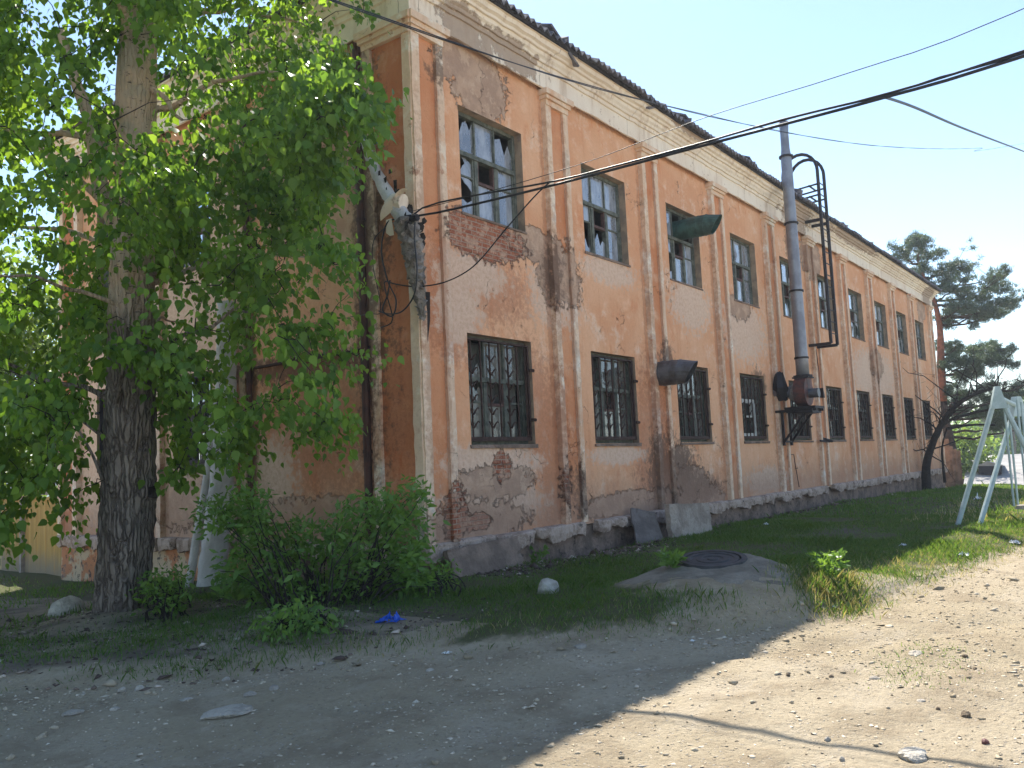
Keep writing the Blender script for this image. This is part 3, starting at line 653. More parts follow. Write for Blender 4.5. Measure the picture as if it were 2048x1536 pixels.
for i, x in enumerate(XS): grille(placeF, x, ZL, WW, HW).build('grille', MT['rust'], wins[i])
for i in (0, 1): a, b_, c, d = opsL[i]; grille(placeL, a, c, b_-a, d-c).build('grille', MT['iron'], lw[i])

# downpipe on the short side, and the thin conduit at the colour break
m = MB(); m.tube([(-.09, 1.08, 7.3), (-.09, 1.08, -.55)], .062, 10)
for z in (6.2, 4.4, 2.6, .8): m.tube([(-.09, 1.08, z), (-.09, 1.08, z+.05)], .075, 10)
m.build('downpipe', MT['downpipe'], bld, smooth=False)
m = MB(); m.tube([(-.08, 4.0, 6.9), (-.08, 4.0, -.5)], .05, 8); m.build('downpipe', MT['downpipe'], bld)
m = MB(); m.tube([(-.05, y, 2.42+.03*math.sin(y*3)) for y in np.linspace(1.0, 4.0, 14)], .022, 6); m.box((-.10, 1.25, 2.38), (-.005, 3.8, 2.41)); m.build('conduit', MT['rust'], bld)
#@@PART3
# ---------------------------------------------------------------- things fixed to or leaning on the building
def arc(c, r, a0, a1, n, ax1, ax2): return [np.array(c)+r*(np.cos(t)*np.array(ax1)+np.sin(t)*np.array(ax2)) for t in np.linspace(a0, a1, n)]
# exhaust stack: wall duct, canvas sleeve, fan housing, tall pipe, bracket
sx, sy = 14.72, -.74
st = thing('exhaust_stack', (sx, 0, 1.5), 'tall grey metal exhaust pipe rising from a red fan housing bracketed to the facade', 'exhaust stack')
zp = [2.55, 3.2, 4.9, 5.0, 6.6, 7.9, 8.9, 9.15, 9.6, 9.95]; rp = [.18, .175, .165, .165, .16, .155, .15, .12, .115, .14]
m = MB(); m.tube([(sx, sy, z) for z in zp], np.array(rp), 20); p_ = m.build('pipe', MT['zinc'], st, True)
for z in (3.1, 5.0, 6.95, 8.9):
    m = MB(); m.tube([(sx, sy, z), (sx, sy, z+.05)], .20, 20); m.build('flange', MT['iron'], p_)
fc = np.array([sx-.05, sy, 2.16])
m = MB(); prof_ = [(0, .40), (.12, .40)]
K = 26; spir = [(.33+.12*(i/K)) for i in range(K)]
V = []
for s in (-.16, .16):
    for i in range(K):
        a = -2*math.pi*i/K+math.pi/2; V.append((fc[0]+math.cos(a)*spir[i], fc[1]+s, fc[2]+math.sin(a)*spir[i]*.98))
m.add(V, [(i, (i+1) % K, K+(i+1) % K, K+i) for i in range(K)]+[tuple(range(K)), tuple(range(K, 2*K))[::-1]])
m.box((sx-.2, sy-.17, 2.25), (sx+.2, sy+.17, 2.60)); fh = m.build('fan_housing', MT['fanred'], st)
m = MB(); m.tube([(sx, sy, 2.58), (sx, sy, 2.64)], .26, 18); m.box((sx-.26, sy-.22, 2.55), (sx+.26, sy+.22, 2.59)); m.build('flange', MT['iron'], fh)
m = MB(); cs = np.array([fc[0], fc[1]+.16, fc[2]])
m.tube([cs+(0, -.05, 0), cs+(-.0, .06, 0), cs+(-.05, .15, .02), cs+(-.1, .22, .03)], np.array([.29, .27, .21, .18]), 14)
V = m.v[-1]; V += RNG.uniform(-.018, .018, V.shape); m.build('canvas_sleeve', MT['canvas'], st, True)
m = MB(); a0 = cs+(-.08, .2, .03)
m.tube([a0, (14.5, -.2, 2.22), (14.45, .1, 2.22)], np.array([.15, .15, .15]), 14); m.build('duct', MT['zinc'], st, True)
m = MB(); m.tube([(14.45, -.20, 1.98), (14.42, -.18, 2.3), (14.42, -.17, 2.75)], np.array([.12, .2, .08]), 9); V = m.v[-1]; V += RNG.uniform(-.05, .05, V.shape); m.build('soot_rag', MT['iron'], st)
m = MB()
m.tube([(sx-.05, sy-.42, 2.12), (sx-.05, sy-.16, 2.12)], .13, 14); m.build('motor', MT['duct'], st)
m = MB(); zb = 1.66
for yy in (sy-.28, sy+.24): m.bar((sx-.42, yy, zb), (sx+.42, yy, zb), .07)
m.box((sx-.4, sy-.4, zb+.03), (sx+.4, sy+.45, zb+.10)); m.box((sx-.5, sy-.35, zb-.1), (sx+.3, sy+.2, zb-.03), wob=.02)
for xx in (sx-.3, sx+.3):
    m.bar((xx, sy-.4, zb), (xx, -.0, zb), .07); m.bar((xx, -.18, zb), (xx, -.18, zb-.95), .07); m.bar((xx, sy-.1, zb-.03), (xx, -.19, zb-.85), .055)
m.bar((sx-.3, -.18, .82), (sx+.3, -.18, .82), .05)
m.build('bracket', MT['iron'], st)
# ladder with safety hoops over the eave
lx, lx2, ly = 17.8, 18.45, -.68
ld = thing('roof_ladder', (lx, 0, 3.6), 'dark steel roof ladder with curved handrails standing off the facade behind the exhaust pipe', 'ladder')
for x_ in (lx, lx2):
    yy = ly; top = 9.35
    pts = [(x_, yy, 3.82), (x_, yy, 6), (x_, yy, top)]+[(x_, yy+.55-.55*math.cos(t), top+.62*math.sin(t)) for t in np.linspace(.2, math.pi, 11)]+[(x_, yy+1.1, 8.75)]
    m = MB(); m.tube(pts, .052, 6); m.build('rail', MT['iron'], ld)
    for z in (3.82, 7.75):
        m = MB(); m.bar((x_, yy, z), (x_, .05, z), .085); m.build('bracket', MT['iron'], ld)
m = MB()
for z in np.arange(4.15, 9.2, .37): m.tube([(lx, ly, z), (lx2, ly, z)], .017, 6)
m.build('rung', MT['iron'], ld)
m = MB()
for z in (8.55, 8.9):
    m.bar((lx, ly, z), (lx, ly+.8, z-.05), .045); m.bar((lx2, ly, z), (lx2, ly+.8, z-.05), .045); m.bar((lx, ly+.3, z), (lx2, ly+.3, z), .04)
m.build('top_brace', MT['iron'], ld)
m = MB(); m.tube([(18.3, -.05, 3.75), (18.33, -.08, 3.0), (18.28, -.06, 2.5), (18.36, -.1, 2.35)], .012, 5); m.box((18.3, -.16, 2.2), (18.42, -.04, 2.5), wob=.02)
tag(m.build('hanging_wire', MT['iron']), 'thin wire with a small bracket hanging on the wall under the roof ladder', 'wire')
def hood(c, r, mat, nm, lab, flip=1):
    t = thing(nm, c, lab, 'vent hood', 'metal duct hoods on the facade'); c = np.array(c, float)
    m = MB(); m.tube([c+(0, .45, 0), c+(0, -.16, 0)], r, 20, caps=False); a = m.build('duct', mat, t, True)
    m = MB(); K = 20
    # elbow of three mitred gores, ending in an open mouth turned sideways and down
    path = [c+(0, -.14, 0), c+(.01, -.34, .0), c+(.03, -.50, -.0), c+(.06, -.74, -.03)]; nrm = [(0, -1, 0), (.04, -.99, -.05), (.06, -.97, -.15), (.25, -.85, -.55)]
    for sgn, rr in ((1, r*1.02), (-1, r*.97)):
        V = []
        for P_, N_ in zip(path, nrm):
            N_ = np.array(N_)/np.linalg.norm(N_); A = np.cross(N_, (0, 0, 1.)); A /= np.linalg.norm(A); B = np.cross(A, N_)
            for j in range(K):
                q = 2*math.pi*j/K; V.append(P_+(A*math.cos(q)+B*math.sin(q))*rr)
        m.add(V, [(i*K+j, i*K+(j+1) % K, (i+1)*K+(j+1) % K, (i+1)*K+j)[::sgn] for i in range(3) for j in range(K)])
    m.build('elbow', mat, t)
    m = MB()
    for P_, N_ in list(zip(path, nrm))[::1]:
        N_ = np.array(N_)/np.linalg.norm(N_); A = np.cross(N_, (0, 0, 1.)); A /= np.linalg.norm(A); B = np.cross(A, N_)
        m.tube([P_+(A*math.cos(q)+B*math.sin(q))*(r*1.03) for q in np.linspace(0, 2*math.pi, 21)], .009, 4, caps=False)
    m.build('seam', mat, t)
hc = ap(1336, 746, 1, -.25); hood((hc[0], -.02, hc[2]), .26, MT['duct'], 'vent_hood', 'battered grey duct hood sticking out beside the third ground floor window')
hc2 = ap(1386, 455, 1, -.2); hood((hc2[0], -.02, hc2[2]), .24, MT['greenduct'], 'vent_hood', 'green painted duct hood poking out of the third upper window')

# old tar-wrapped pipe with metal collar at the corner
cp = lambda px, py, y=-.22: ap(px, py, 1, y)
wp = thing('wrapped_pipe', (-.2, -.2, 2), 'torn grey insulated pipe bent round the building corner with a cream metal collar', 'pipe')
Lp = [ap(722, 262, 0, -.22), ap(735, 300, 0, -.22), ap(752, 345, 0, -.24), ap(775, 388, 0, -.26), ap(800, 425, 0, -.28), ap(815, 450, 0, -.30)]
Lp = np.array(Lp)
def ragged(m, pts, rr, n=14, j=.025):
    m.tube(pts, rr, n); V = m.v[-1]; V += RNG.normal(0, j*.5, V.shape); return m
def resample(P, n):
    P = np.asarray(P, float); d = np.r_[0, np.cumsum(np.linalg.norm(np.diff(P, axis=0), axis=1))]; t = np.linspace(0, d[-1], n)
    return np.stack([np.interp(t, d, P[:, k]) for k in range(3)], -1)
m = MB(); ragged(m, resample(Lp, 26), np.linspace(.05, .13, 26), 14, .02); m.build('insulated_bend', MT['wrap'], wp, True)
Dp = [ap(812, 440, 0, -.28), ap(822, 480, 0, -.28), ap(830, 530, 0, -.27), ap(838, 585, 0, -.26), ap(846, 640, 0, -.24)]; Dp = np.array(Dp)
m = MB(); ragged(m, resample(Dp, 34), np.concatenate([np.linspace(.18, .13, 17), np.linspace(.13, .03, 17)]), 14, .04); m.build('torn_wrapping', MT['tar'], wp)
for s in range(0, 44, 2):                                       # curled flakes of roofing felt down both pieces
    P_ = resample(np.vstack([Lp[2:], Dp[:-1]]), 60)[s]; q = RNG.uniform(-.05, .05, 3); a = RNG.uniform(.02, .09)
    o = np.array([.13*(1 if RNG.random() > .3 else -1), -.12, 0])*RNG.uniform(.7, 1.2)
    V = [P_+o+q+RNG.uniform(-.02, .02, 3), P_+o*1.1+q+(a*.5, -a*.2, .03), P_+o*1.2+q+(a*.5, -a*.1, -a*1.2), P_+o+q+(0, 0, -a*RNG.uniform(1, 2.4)), P_+o*1.3+q+(a*.7, 0, -a*.5)]
    m = MB(); m.add(V, [(0, 1, 4, 2, 3)]); m.build('felt_flake', MT['bark_dark'], wp)
m = MB(); m.add([Dp[3]+(.02, -.1, 0), Dp[3]+(.17, -.06, .02), Dp[4]+(.13, -.02, .0), ap(855, 686, 0, -.22), Dp[4]+(.05, -.04, .1)], [(0, 1, 2, 3, 4)])
m.build('felt_flake', MT['bark_dark'], wp)
m = MB(); C0 = ap(792, 425, 0, -.30); K = 14; V = []
for s in (0, 1):
    for i in range(K):
        t = -1.2+2.6*i/(K-1); V.append(C0+np.array([-.02-.10*math.cos(t)*1.2, .10-.15*math.sin(t)-.25*s*.4, .17*math.sin(t+.6)+(.04 if s else 0)-.18*s*.2])+np.array([-.02, -.16*s, .10*s]))
m.add(V, [(i, i+1, K+i+1, K+i) for i in range(K-1)])
m.tube([C0+(0, .10, .12), C0+(-.02, -.02, .16), C0+(0, -.16, .12)], .12, 10)
V = m.v[-1]
m.add([ap(772, 440, 0, -.36), ap(783, 436, 0, -.38), ap(788, 470, 0, -.34), ap(780, 472, 0, -.34), ap(772, 466, 0, -.34)], [(0, 1, 2, 3, 4)])
m.build('metal_collar', MT['cornice'], wp)
m = MB(); m.add([ap(738, 268, 0, -.3), ap(748, 265, 0, -.3), ap(757, 286, 0, -.3), ap(743, 292, 0, -.3)], [(0, 1, 2, 3)])
m.build('blue_tag', mat_simple('blue_plastic_scrap', (.10, .25, .42), .5), wp)
# insulated riser leaning by the short wall
gp = thing('insulated_pipe', (-.4, 4.6, -1.3), 'pale grey cloth wrapped pipe leaning up the short wall behind the shrub', 'pipe')
m = MB(); ragged(m, resample([(-.5, 4.62, -1.5), (-.42, 4.5, -.4), (-.34, 4.4, .8), (-.3, 4.36, 2.2), (-.28, 4.34, 3.6)], 40), np.linspace(.24, .15, 40), 16, .02); m.build('wrapping', MT['wrap'], gp, True)
m = MB(); ragged(m, resample([(-.7, 4.95, -1.4), (-.6, 4.8, -.4), (-.5, 4.62, .6), (-.4, 4.5, 2.)], 20), .07, 10, .008); m.build('small_pipe', MT['wrap'], gp, True)

# cables, all leaving the corner bracket in one vertical plane across the road
XC = -.26
CP = lambda *q: [ap(a, b_, 0, XC) for a, b_ in q]
def smooth(P, n=60):
    P = np.asarray(P, float); d = np.r_[0, np.cumsum(np.linalg.norm(np.diff(P, axis=0), axis=1))]; t = np.linspace(0, d[-1], n); k = len(P)
    out = []
    for tt in t:                                          # Catmull-Rom
        i = min(max(np.searchsorted(d, tt)-1, 0), k-2); u = (tt-d[i])/(d[i+1]-d[i]); p0 = P[max(i-1, 0)]; p1 = P[i]; p2 = P[i+1]; p3 = P[min(i+2, k-1)]
        out.append(.5*((2*p1)+(-p0+p2)*u+(2*p0-5*p1+4*p2-p3)*u*u+(-p0+3*p1-3*p2+p3)*u**3))
    return np.array(out)
def cable(name, P, r, lab, n=60, grp='cables from the corner bracket', twist=0):
    P = smooth(P, n); m = MB()
    if twist:
        T = np.linspace(0, twist, n*5); Q = smooth(P, n*5)
        for ph in (0, math.pi): m.tube(Q+np.stack([0*T, np.cos(T+ph)*r, np.sin(T+ph)*r], -1), r*.8, 4)
    else: m.tube(P, r, 6)
    o = m.build(name, MT['cable'], None, not twist); return tag(o, lab, 'cable', grp)
far = [np.array([XC+.05, -12, 4.3]), np.array([XC+.1, -22, 5.6])]
cable('power_cable', CP((800, 436), (880, 424), (1100, 372), (1350, 306), (1570, 248), (1765, 196), (2048, 112))+far, .017, 'thickest lower black cable running from the corner bracket out over the road')
cable('power_cable', CP((812, 440), (840, 418), (900, 400), (1100, 364), (1200, 340), (1400, 287), (1570, 238), (1765, 190), (2048, 102))+[f+(0, 0, .05) for f in far], .013, 'black cable hanging just above the thickest one')
cable('power_cable', CP((1200, 347), (1300, 318), (1450, 273), (1620, 226), (1765, 192), (1900, 148), (2048, 106))+[f+(0, 0, .03) for f in far], .010, 'thin black cable joining the bundle halfway along')
cable('thin_wire', CP((800, 428), (960, 388), (1180, 322), (1410, 235), (1700, 145), (2048, 17))+[np.array([XC, -12, 5.2]), np.array([XC, -22, 6.6])], .005, 'topmost hair thin wire rising steeply to the right from the corner')
cable('service_cable', CP((1100, 364), (1070, 392), (1010, 460), (960, 520), (925, 548), (880, 567), (830, 573), (790, 568), (770, 563))+[ap(772, 585, 0, -.3), ap(785, 640, 0, -.28), ap(762, 655, 0, -.26)], .010, 'slack black cable looping down across the wall to the corner')
D0 = ap(1765, 193, 0, XC)
cable('branch_cable', [D0, ap(1830, 215, 1, D0[1]), ap(1930, 258, 1, D0[1]), ap(2048, 303, 1, D0[1]), 1.6*ap(2048, 303, 1, D0[1])-.6*ap(1930, 258, 1, D0[1])], .016, 'thick black cable branching off the bundle and dropping to the right edge', grp=None)
cable('coiled_cable', [ap(805, 440, 0, -.34), ap(775, 445, 0, -.36), ap(763, 500, 0, -.34), ap(775, 560, 0, -.34), ap(792, 600, 0, -.34), ap(785, 632, 0, -.34), ap(765, 620, 0, -.34), ap(775, 590, 0, -.34), ap(780, 560, 0, -.34)], .012, 'black cable loop hanging on the corner pilaster', grp='cables looped at the corner')
cable('coiled_cable', [ap(830, 445, 0, -.42), ap(829, 480, 0, -.44), ap(834, 540, 0, -.44), ap(828, 590, 0, -.42), ap(805, 622, 0, -.38), ap(778, 628, 0, -.34), ap(758, 622, 0, -.3)], .011, 'black cable curving down in front of the torn pipe wrapping', grp='cables looped at the corner')
cable('coiled_cable', [ap(775, 452, 0, -.3), ap(748, 480, 0, -.28), ap(746, 530, 0, -.26), ap(758, 590, 0, -.26), ap(760, 625, 0, -.26), ap(740, 628, 0, -.2), ap(700, 634, 0, -.12)], .006, 'thinnest wire hanging by the downpipe on the corner', grp='cables looped at the corner')
cable('twisted_cable', [ap(380, -100, 1, -1.0), ap(610, 0, 1, -1.0), ap(820, 68, 1, -1.0), ap(1050, 135, 1, -1.0), ap(1290, 200, 1, -1.0), ap(1500, 250, 1, -1.0), ap(1700, 286, 1, -1.0), ap(1850, 297, 1, -1.0), ap(1960, 296, 1, -1.0), ap(2048, 287, 1, -1.0), ap(2200, 260, 1, -1.0)], .011, 'sagging twisted two core cable crossing in front of the cornice and sky', 60, None, 260)
m = MB(); q = ap(815, 440, 0, -.33)
m.tube([q+(-.0, .22, -.02), q+(0, -.2, .0)], .05, 8); m.tube([q+(.0, .0, .02), q+(.25, .1, .0)], .02, 6); m.box(q-(.05, .1, .1), q+(.05, .12, .06), wob=.02)
tag(m.build('cable_bracket', MT['iron']), 'rusty black bracket and insulators where the cables meet the corner', 'bracket')
m = MB(); m.tube([(15.15, -.03, .45), (15.5, -.05, .45), (15.6, -.04, .1), (15.75, -.05, -.5)], .012, 5); m.tube([(15.55, -.05, .05), (15.75, -.05, .05)], .012, 5)
tag(m.build('bent_rod', MT['rust']), 'bent rusty rod fixed low on the wall beneath the fan bracket', 'rod')
m = MB(); m.tube([(17.8, -.12, .83), (18.5, -.2, .80)], .035, 6); m.tube([(18.15, -.1, .9), (18.4, -.3, .8)], .04, 6)
tag(m.build('iron_stub', MT['iron']), 'short dark iron stub projecting left of the sixth barred window', 'stub')

# slabs by the plinth
def slab(name, P, t, mat, lab, cat='slab', grp=None, back=(0, 1, 0)):
    P = np.array(P, float); n = np.cross(P[1]-P[0], P[3]-P[0]); n /= np.linalg.norm(n)
    if n@np.array(back) < 0: n = -n
    # subdivided front and back with chipped edge
    N = 10; F0 = []
    for j in range(N+1):
        for i in range(N+1):
            u, v = i/N, j/N; p = (1-v)*((1-u)*P[0]+u*P[1])+v*((1-u)*P[3]+u*P[2])
            e = (i in (0, N)) or (j in (0, N)); F0.append(p+(RNG.uniform(-.013, .013, 3) if e else RNG.uniform(-.002, .002, 3)))
    F0 = np.array(F0); B0 = F0+n*t; k = N+1; q = [(j*k+i, j*k+i+1, (j+1)*k+i+1, (j+1)*k+i) for j in range(N) for i in range(N)]; O = k*k
    ring = [i for i in range(k)]+[j*k+N for j in range(1, k)]+[N*k+i for i in range(N-1, -1, -1)]+[j*k for j in range(N-1, 0, -1)]
    f = q+[tuple(O+a for a in x[::-1]) for x in q]+[(ring[i], ring[(i+1) % len(ring)], O+ring[(i+1) % len(ring)], O+ring[i]) for i in range(len(ring))]
    m = MB(); m.add(np.concatenate([F0, B0]), f); return tag(m.build(name, mat), lab, cat, grp)
a = ap(898, 1118, 1, -.34); b_ = ap(1040, 1090, 1, -.34)
zt_ = -.66; x0, x1 = ap(900, 1115, 1, -.34)[0], ap(1040, 1090, 1, -.34)[0]
slab('concrete_slab', [(x0, -.42, gz(x0, -.4)-.06), (x1+.02, -.40, gz(x1, -.4)-.06), (x1, -.30, -.60), (x0, -.30, -.64)], .09, MT['slab'], 'dark stained concrete slab propped upright against the plinth near the corner')
p1 = ap(1348, 1083, 2, -1.13); p2 = ap(1426, 1072, 2, -1.13); yb = (p1[1]+p2[1])/2-.02
xa, xb = ap(1345, 1045, 1, yb)[0], ap(1424, 1040, 1, yb)[0]
slab('concrete_panel', [(xa, yb, -1.3), (xb, yb, -1.3), (xb-.02, yb+.03, ap(1424, 1006, 1, yb)[2]), (xa-.03, yb+.03, ap(1345, 1008, 1, yb)[2])], .10, MT['slab2'], 'square pale concrete panel standing upright in the grass by the wall')
sl1, sl2 = ap(1272, 1073, 2, -1.2), ap(1343, 1084, 2, -1.2); t1, t2 = ap(1318, 1000, 1, -.3), ap(1345, 1010, 1, yb+.12)
slab('cement_sheet', [(xa-.95, yb+.25, -1.28), (xa-.05, yb+.12, -1.28), (xa-.05, yb+.35, -.52), (xa-.35, -.14, -.42)], .03, MT['sheet'], 'thin dark grey sheet leaning between the wall and the pale concrete panel', 'sheet')

# manhole on its worn mound
mh = thing('manhole_cover', (MH[0], MH[1], gz(*MH[:2])), 'round ribbed iron manhole cover set in a low grey mound beside the road', 'manhole cover')
zc = gz(*MH[:2])+.03; c = np.array([MH[0], MH[1], zc])
m = MB(); K = 40
pr_ = [(0, .012), (.06, .012), (.07, .0), (.12, .0), (.13, .012), (.19, .012), (.2, .0), (.25, .0), (.26, .012), (.31, .012), (.32, -.02)]
V = [c+(r_*math.cos(a), r_*math.sin(a), z+.13*r_*(math.cos(a)*VD[0]+math.sin(a)*VD[1])) for r_, z in pr_ for a in np.linspace(0, 2*math.pi, K, endpoint=False)]
m.add(V, [(i*K+j, i*K+(j+1) % K, (i+1)*K+(j+1) % K, (i+1)*K+j) for i in range(len(pr_)-1) for j in range(K)]); m.build('cover', MT['castiron'], mh)
m = MB(); pr_ = [(.335, -.02), (.335, .018), (.40, .018), (.415, -.06)]
V = [c+(r_*math.cos(a), r_*math.sin(a), z+.13*r_*(math.cos(a)*VD[0]+math.sin(a)*VD[1])) for r_, z in pr_ for a in np.linspace(0, 2*math.pi, K, endpoint=False)]
m.add(V, [(i*K+j, i*K+(j+1) % K, (i+1)*K+(j+1) % K, (i+1)*K+j) for i in range(len(pr_)-1) for j in range(K)]); m.build('rim', MT['castiron'], mh)
m = MB(); rr = np.linspace(.38, 1.12, 14); K = 48; V = []
for i, r_ in enumerate(rr):
    for a in np.linspace(0, 2*math.pi, K, endpoint=False):
        q = r_*(1+((r_-.38)/.74)*(.16*math.sin(3*a+1)+.09*math.sin(7*a)+.07*math.sin(13*a+2)+.05*math.sin(23*a))) if i else r_; x = c[0]+q*math.cos(a)*1.12+(.0); y = c[1]+q*math.sin(a)*.95
        V.append((x, y, gz(x, y)+.014-.03*(i/13)**3+.005*math.sin(5*a+i)+.004*math.sin(11*a-2*i)))
m.add(V, [(i*K+j, i*K+(j+1) % K, (i+1)*K+(j+1) % K, (i+1)*K+j) for i in range(len(rr)-1) for j in range(K)])
o = m.build('asphalt_patch', MT['mound'], None, True); tag(o, kind='structure')

# rocks
def rock(P, sx_, sy_, sz, seed, mat, name='rock', lab=None, grp=None, cat='rock', sub_=4, smooth_=False, jag=.5):
    r = np.random.default_rng(seed); import bmesh
    bm = bmesh.new(); bmesh.ops.create_icosphere(bm, subdivisions=sub_, radius=1)
    pl = [(lambda v: v/np.linalg.norm(v))(r.normal(0, 1, 3)) for _ in range(9)]; h = r.uniform(.62, .95, 9)
    V = np.array([v.co[:] for v in bm.verts])
    for n_, hh in zip(pl, h):
        d = V@n_; k = d > hh; V[k] -= np.outer(d[k]-hh, n_)*.85
    V += .05*np.stack([snoise(V[:, 0]*1.3+V[:, 2], V[:, 1]+V[:, 2], 9, seed+k+5) for k in range(3)], -1); V += jag*.16*np.stack([snoise(V[:, 0]+V[:, 2], V[:, 1], 3, seed+k) for k in range(3)], -1)
    F = [tuple(v.index for v in f.verts) for f in bm.faces]; bm.free()
    a = r.uniform(0, 6.28); c_, s_ = math.cos(a), math.sin(a); V = V*(sx_, sy_, sz); 
    W = V.copy()
    m = MB(); m.add(W+np.array(P)+(0, 0, sz*.35), F); o = m.build(name, mat, None, smooth_)
    return tag(o, lab, cat, grp)
def rk(px, py, wpx, hpx, seed, mat, lab, **k):
    P = ongr(px, py); d = (P-CAM)@CF; s = wpx/FPX*d/2; z = hpx/FPX*d*.52
    return rock(P, s*1.05, s*.75, max(z, .01), seed, mat, lab=lab, **k)
rk(1095, 1185, 56, 42, 1, MT['palestone'], 'pale notched boulder in the grass below the leaning concrete slab', grp=None)
rk(130, 1226, 68, 50, 2, MT['palestone'], 'pale flat topped boulder on the shaded ground left of the tree', grp=None)
rk(455, 1428, 110, 18, 3, MT['rock'], 'large half buried grey stone in the shaded road near the front', grp=None)
rk(1828, 1516, 80, 26, 4, MT['palestone'], 'large white stone in the sunlit road at the bottom right', grp=None)
small = [(244, 1385, 20, 16, 'small pale stone left of its twin at the shaded road edge'), (279, 1381, 20, 15, 'small pale stone right of its twin at the shaded road edge'), (145, 1428, 44, 12, 'low flat stone in the shaded road at far left'),
 (452, 1362, 18, 12, 'small stone at the shaded road edge above the half buried one'), (500, 1392, 28, 14, 'stone touching the far side of the half buried one'), (548, 1380, 24, 16, 'brownish stone right of the half buried one'), (230, 1420, 22, 10, 'flat stone on the shaded road below the twin pale stones'),
 (372, 1401, 30, 8, 'thin flat stone behind the half buried one'), (1160, 1296, 34, 12, 'flat grey stone where shaded grass meets the road'), (1655, 1482, 18, 14, 'white stone on the cable shadow in the sunlit road'), (1930, 1315, 16, 12, 'dark clod in the sunlit road at right'), (1932, 1434, 26, 20, 'dark jagged clod in the sunlit road below right'),
 (1663, 1355, 14, 9, 'dark clod in the middle of the sunlit road'), (1577, 1352, 12, 9, 'dark clod left of the middle of the sunlit road'), (1638, 1398, 11, 7, 'small dark clod in the lower sunlit road'), (1950, 1340, 12, 10, 'dark clod under the one at right'), (1970, 1488, 22, 15, 'reddish brick lump at the bottom right'), (1685, 1522, 16, 14, 'grey stone at the bottom edge in the sun'),
 (1620, 1243, 26, 9, 'dark clod where the sunlit grass ends'), (1830, 1308, 40, 9, 'broad pale stone flush in the sunlit road'), (1410, 1290, 14, 7, 'small stone by the shadow edge on the road'), (1750, 1357, 30, 8, 'light flake of stone in the sunlit road'), (640, 1330, 18, 9, 'small stone in the shaded grass edge'), (860, 1342, 20, 8, 'pale chip in the shaded road edge'), (1268, 1302, 12, 6, 'small pale chip in the shaded road'), (1842, 1403, 24, 7, 'flat slate like chip in the sunlit road'), (1876, 1420, 14, 9, 'pale chip beside the dark jagged clod')]
for i, (px, py, w_, h_, lb) in enumerate(small):
    dark = 'dark' in lb; mt = MT['fanred'] if 'brick' in lb else (MT['clod'] if dark else MT['rock'])
    rk(px, py, w_, h_, 20+i, mt, lb, grp='loose stones on the road', name='stone', cat='stone', sub_=2)
# crumpled litter
def litter(px, py, wpx, hpx, seed, mat, lab, name='litter', cat='litter', grp='litter on the ground'):
    P = ongr(px, py); d = (P-CAM)@CF; s = wpx/FPX*d/2; h = hpx/FPX*d; r = np.random.default_rng(seed); n = 9; m = MB()
    U, W = np.meshgrid(np.linspace(-1, 1, n), np.linspace(-1, 1, n)); Z = np.abs(r.normal(.35, .35, (n, n)))*(1.15-np.hypot(U, W)*.75)
    V = np.stack([P[0]+U*s*(1+.2*r.normal(size=U.shape)), P[1]+W*s*.8*(1+.2*r.normal(size=U.shape)), P[2]+np.clip(Z, 0, 2)*h+.01], -1).reshape(-1, 3)
    ix = np.arange(n*n).reshape(n, n); q = np.stack([ix[:-1, :-1], ix[:-1, 1:], ix[1:, 1:], ix[1:, :-1]], -1).reshape(-1, 4)
    k = r.random(len(q)) > .12; m.add(V, [tuple(x) for x in q[k]]); return tag(m.build(name, mat), lab, cat, grp)
bl = NT('blue_plastic_bag'); bl = bl.done(bl.node('ShaderNodeMixShader', {0: .35, 1: bl.bsdf((.02, .12, .62), .3, spec=.5), 2: bl.node('ShaderNodeBsdfTranslucent', {'Color': (.03, .2, .9, 1)}).outputs[0]}).outputs[0])
litter(781, 1245, 52, 24, 1, bl, 'crumpled bright blue plastic bag lying in the shaded grass', 'plastic_bag', 'bag', None)
for i, (px, py, w_, h_, lb) in enumerate([(1926, 1112, 24, 10, 'white scrap in the sunlit grass below the swing frame'), (2030, 1088, 22, 12, 'white scrap at the right edge past the swing legs'), (1656, 1184, 10, 10, 'small white scrap in the tall grass clump'), (1668, 1216, 12, 5, 'tiny white scrap below the grass clump'), (1438, 1044, 10, 5, 'white scrap by the pale concrete panel'),
        (1532, 1050, 12, 4, 'white scrap in the shaded grass by the wall'), (895, 1308, 18, 5, 'white scrap on the shaded road edge'), (1385, 1284, 12, 5, 'white scrap on the shaded road near the sun line'), (318, 1187, 14, 4, 'white scrap right of the tree foot'), (1956, 1000, 18, 12, 'grey white bundle in the grass behind the swing frame'), (1806, 1092, 14, 6, 'white scrap on the sun line in the grass'), (2044, 1042, 8, 8, 'white scrap at the far right edge')]):
    litter(px, py, w_, h_, 60+i, MT['white'], lb)
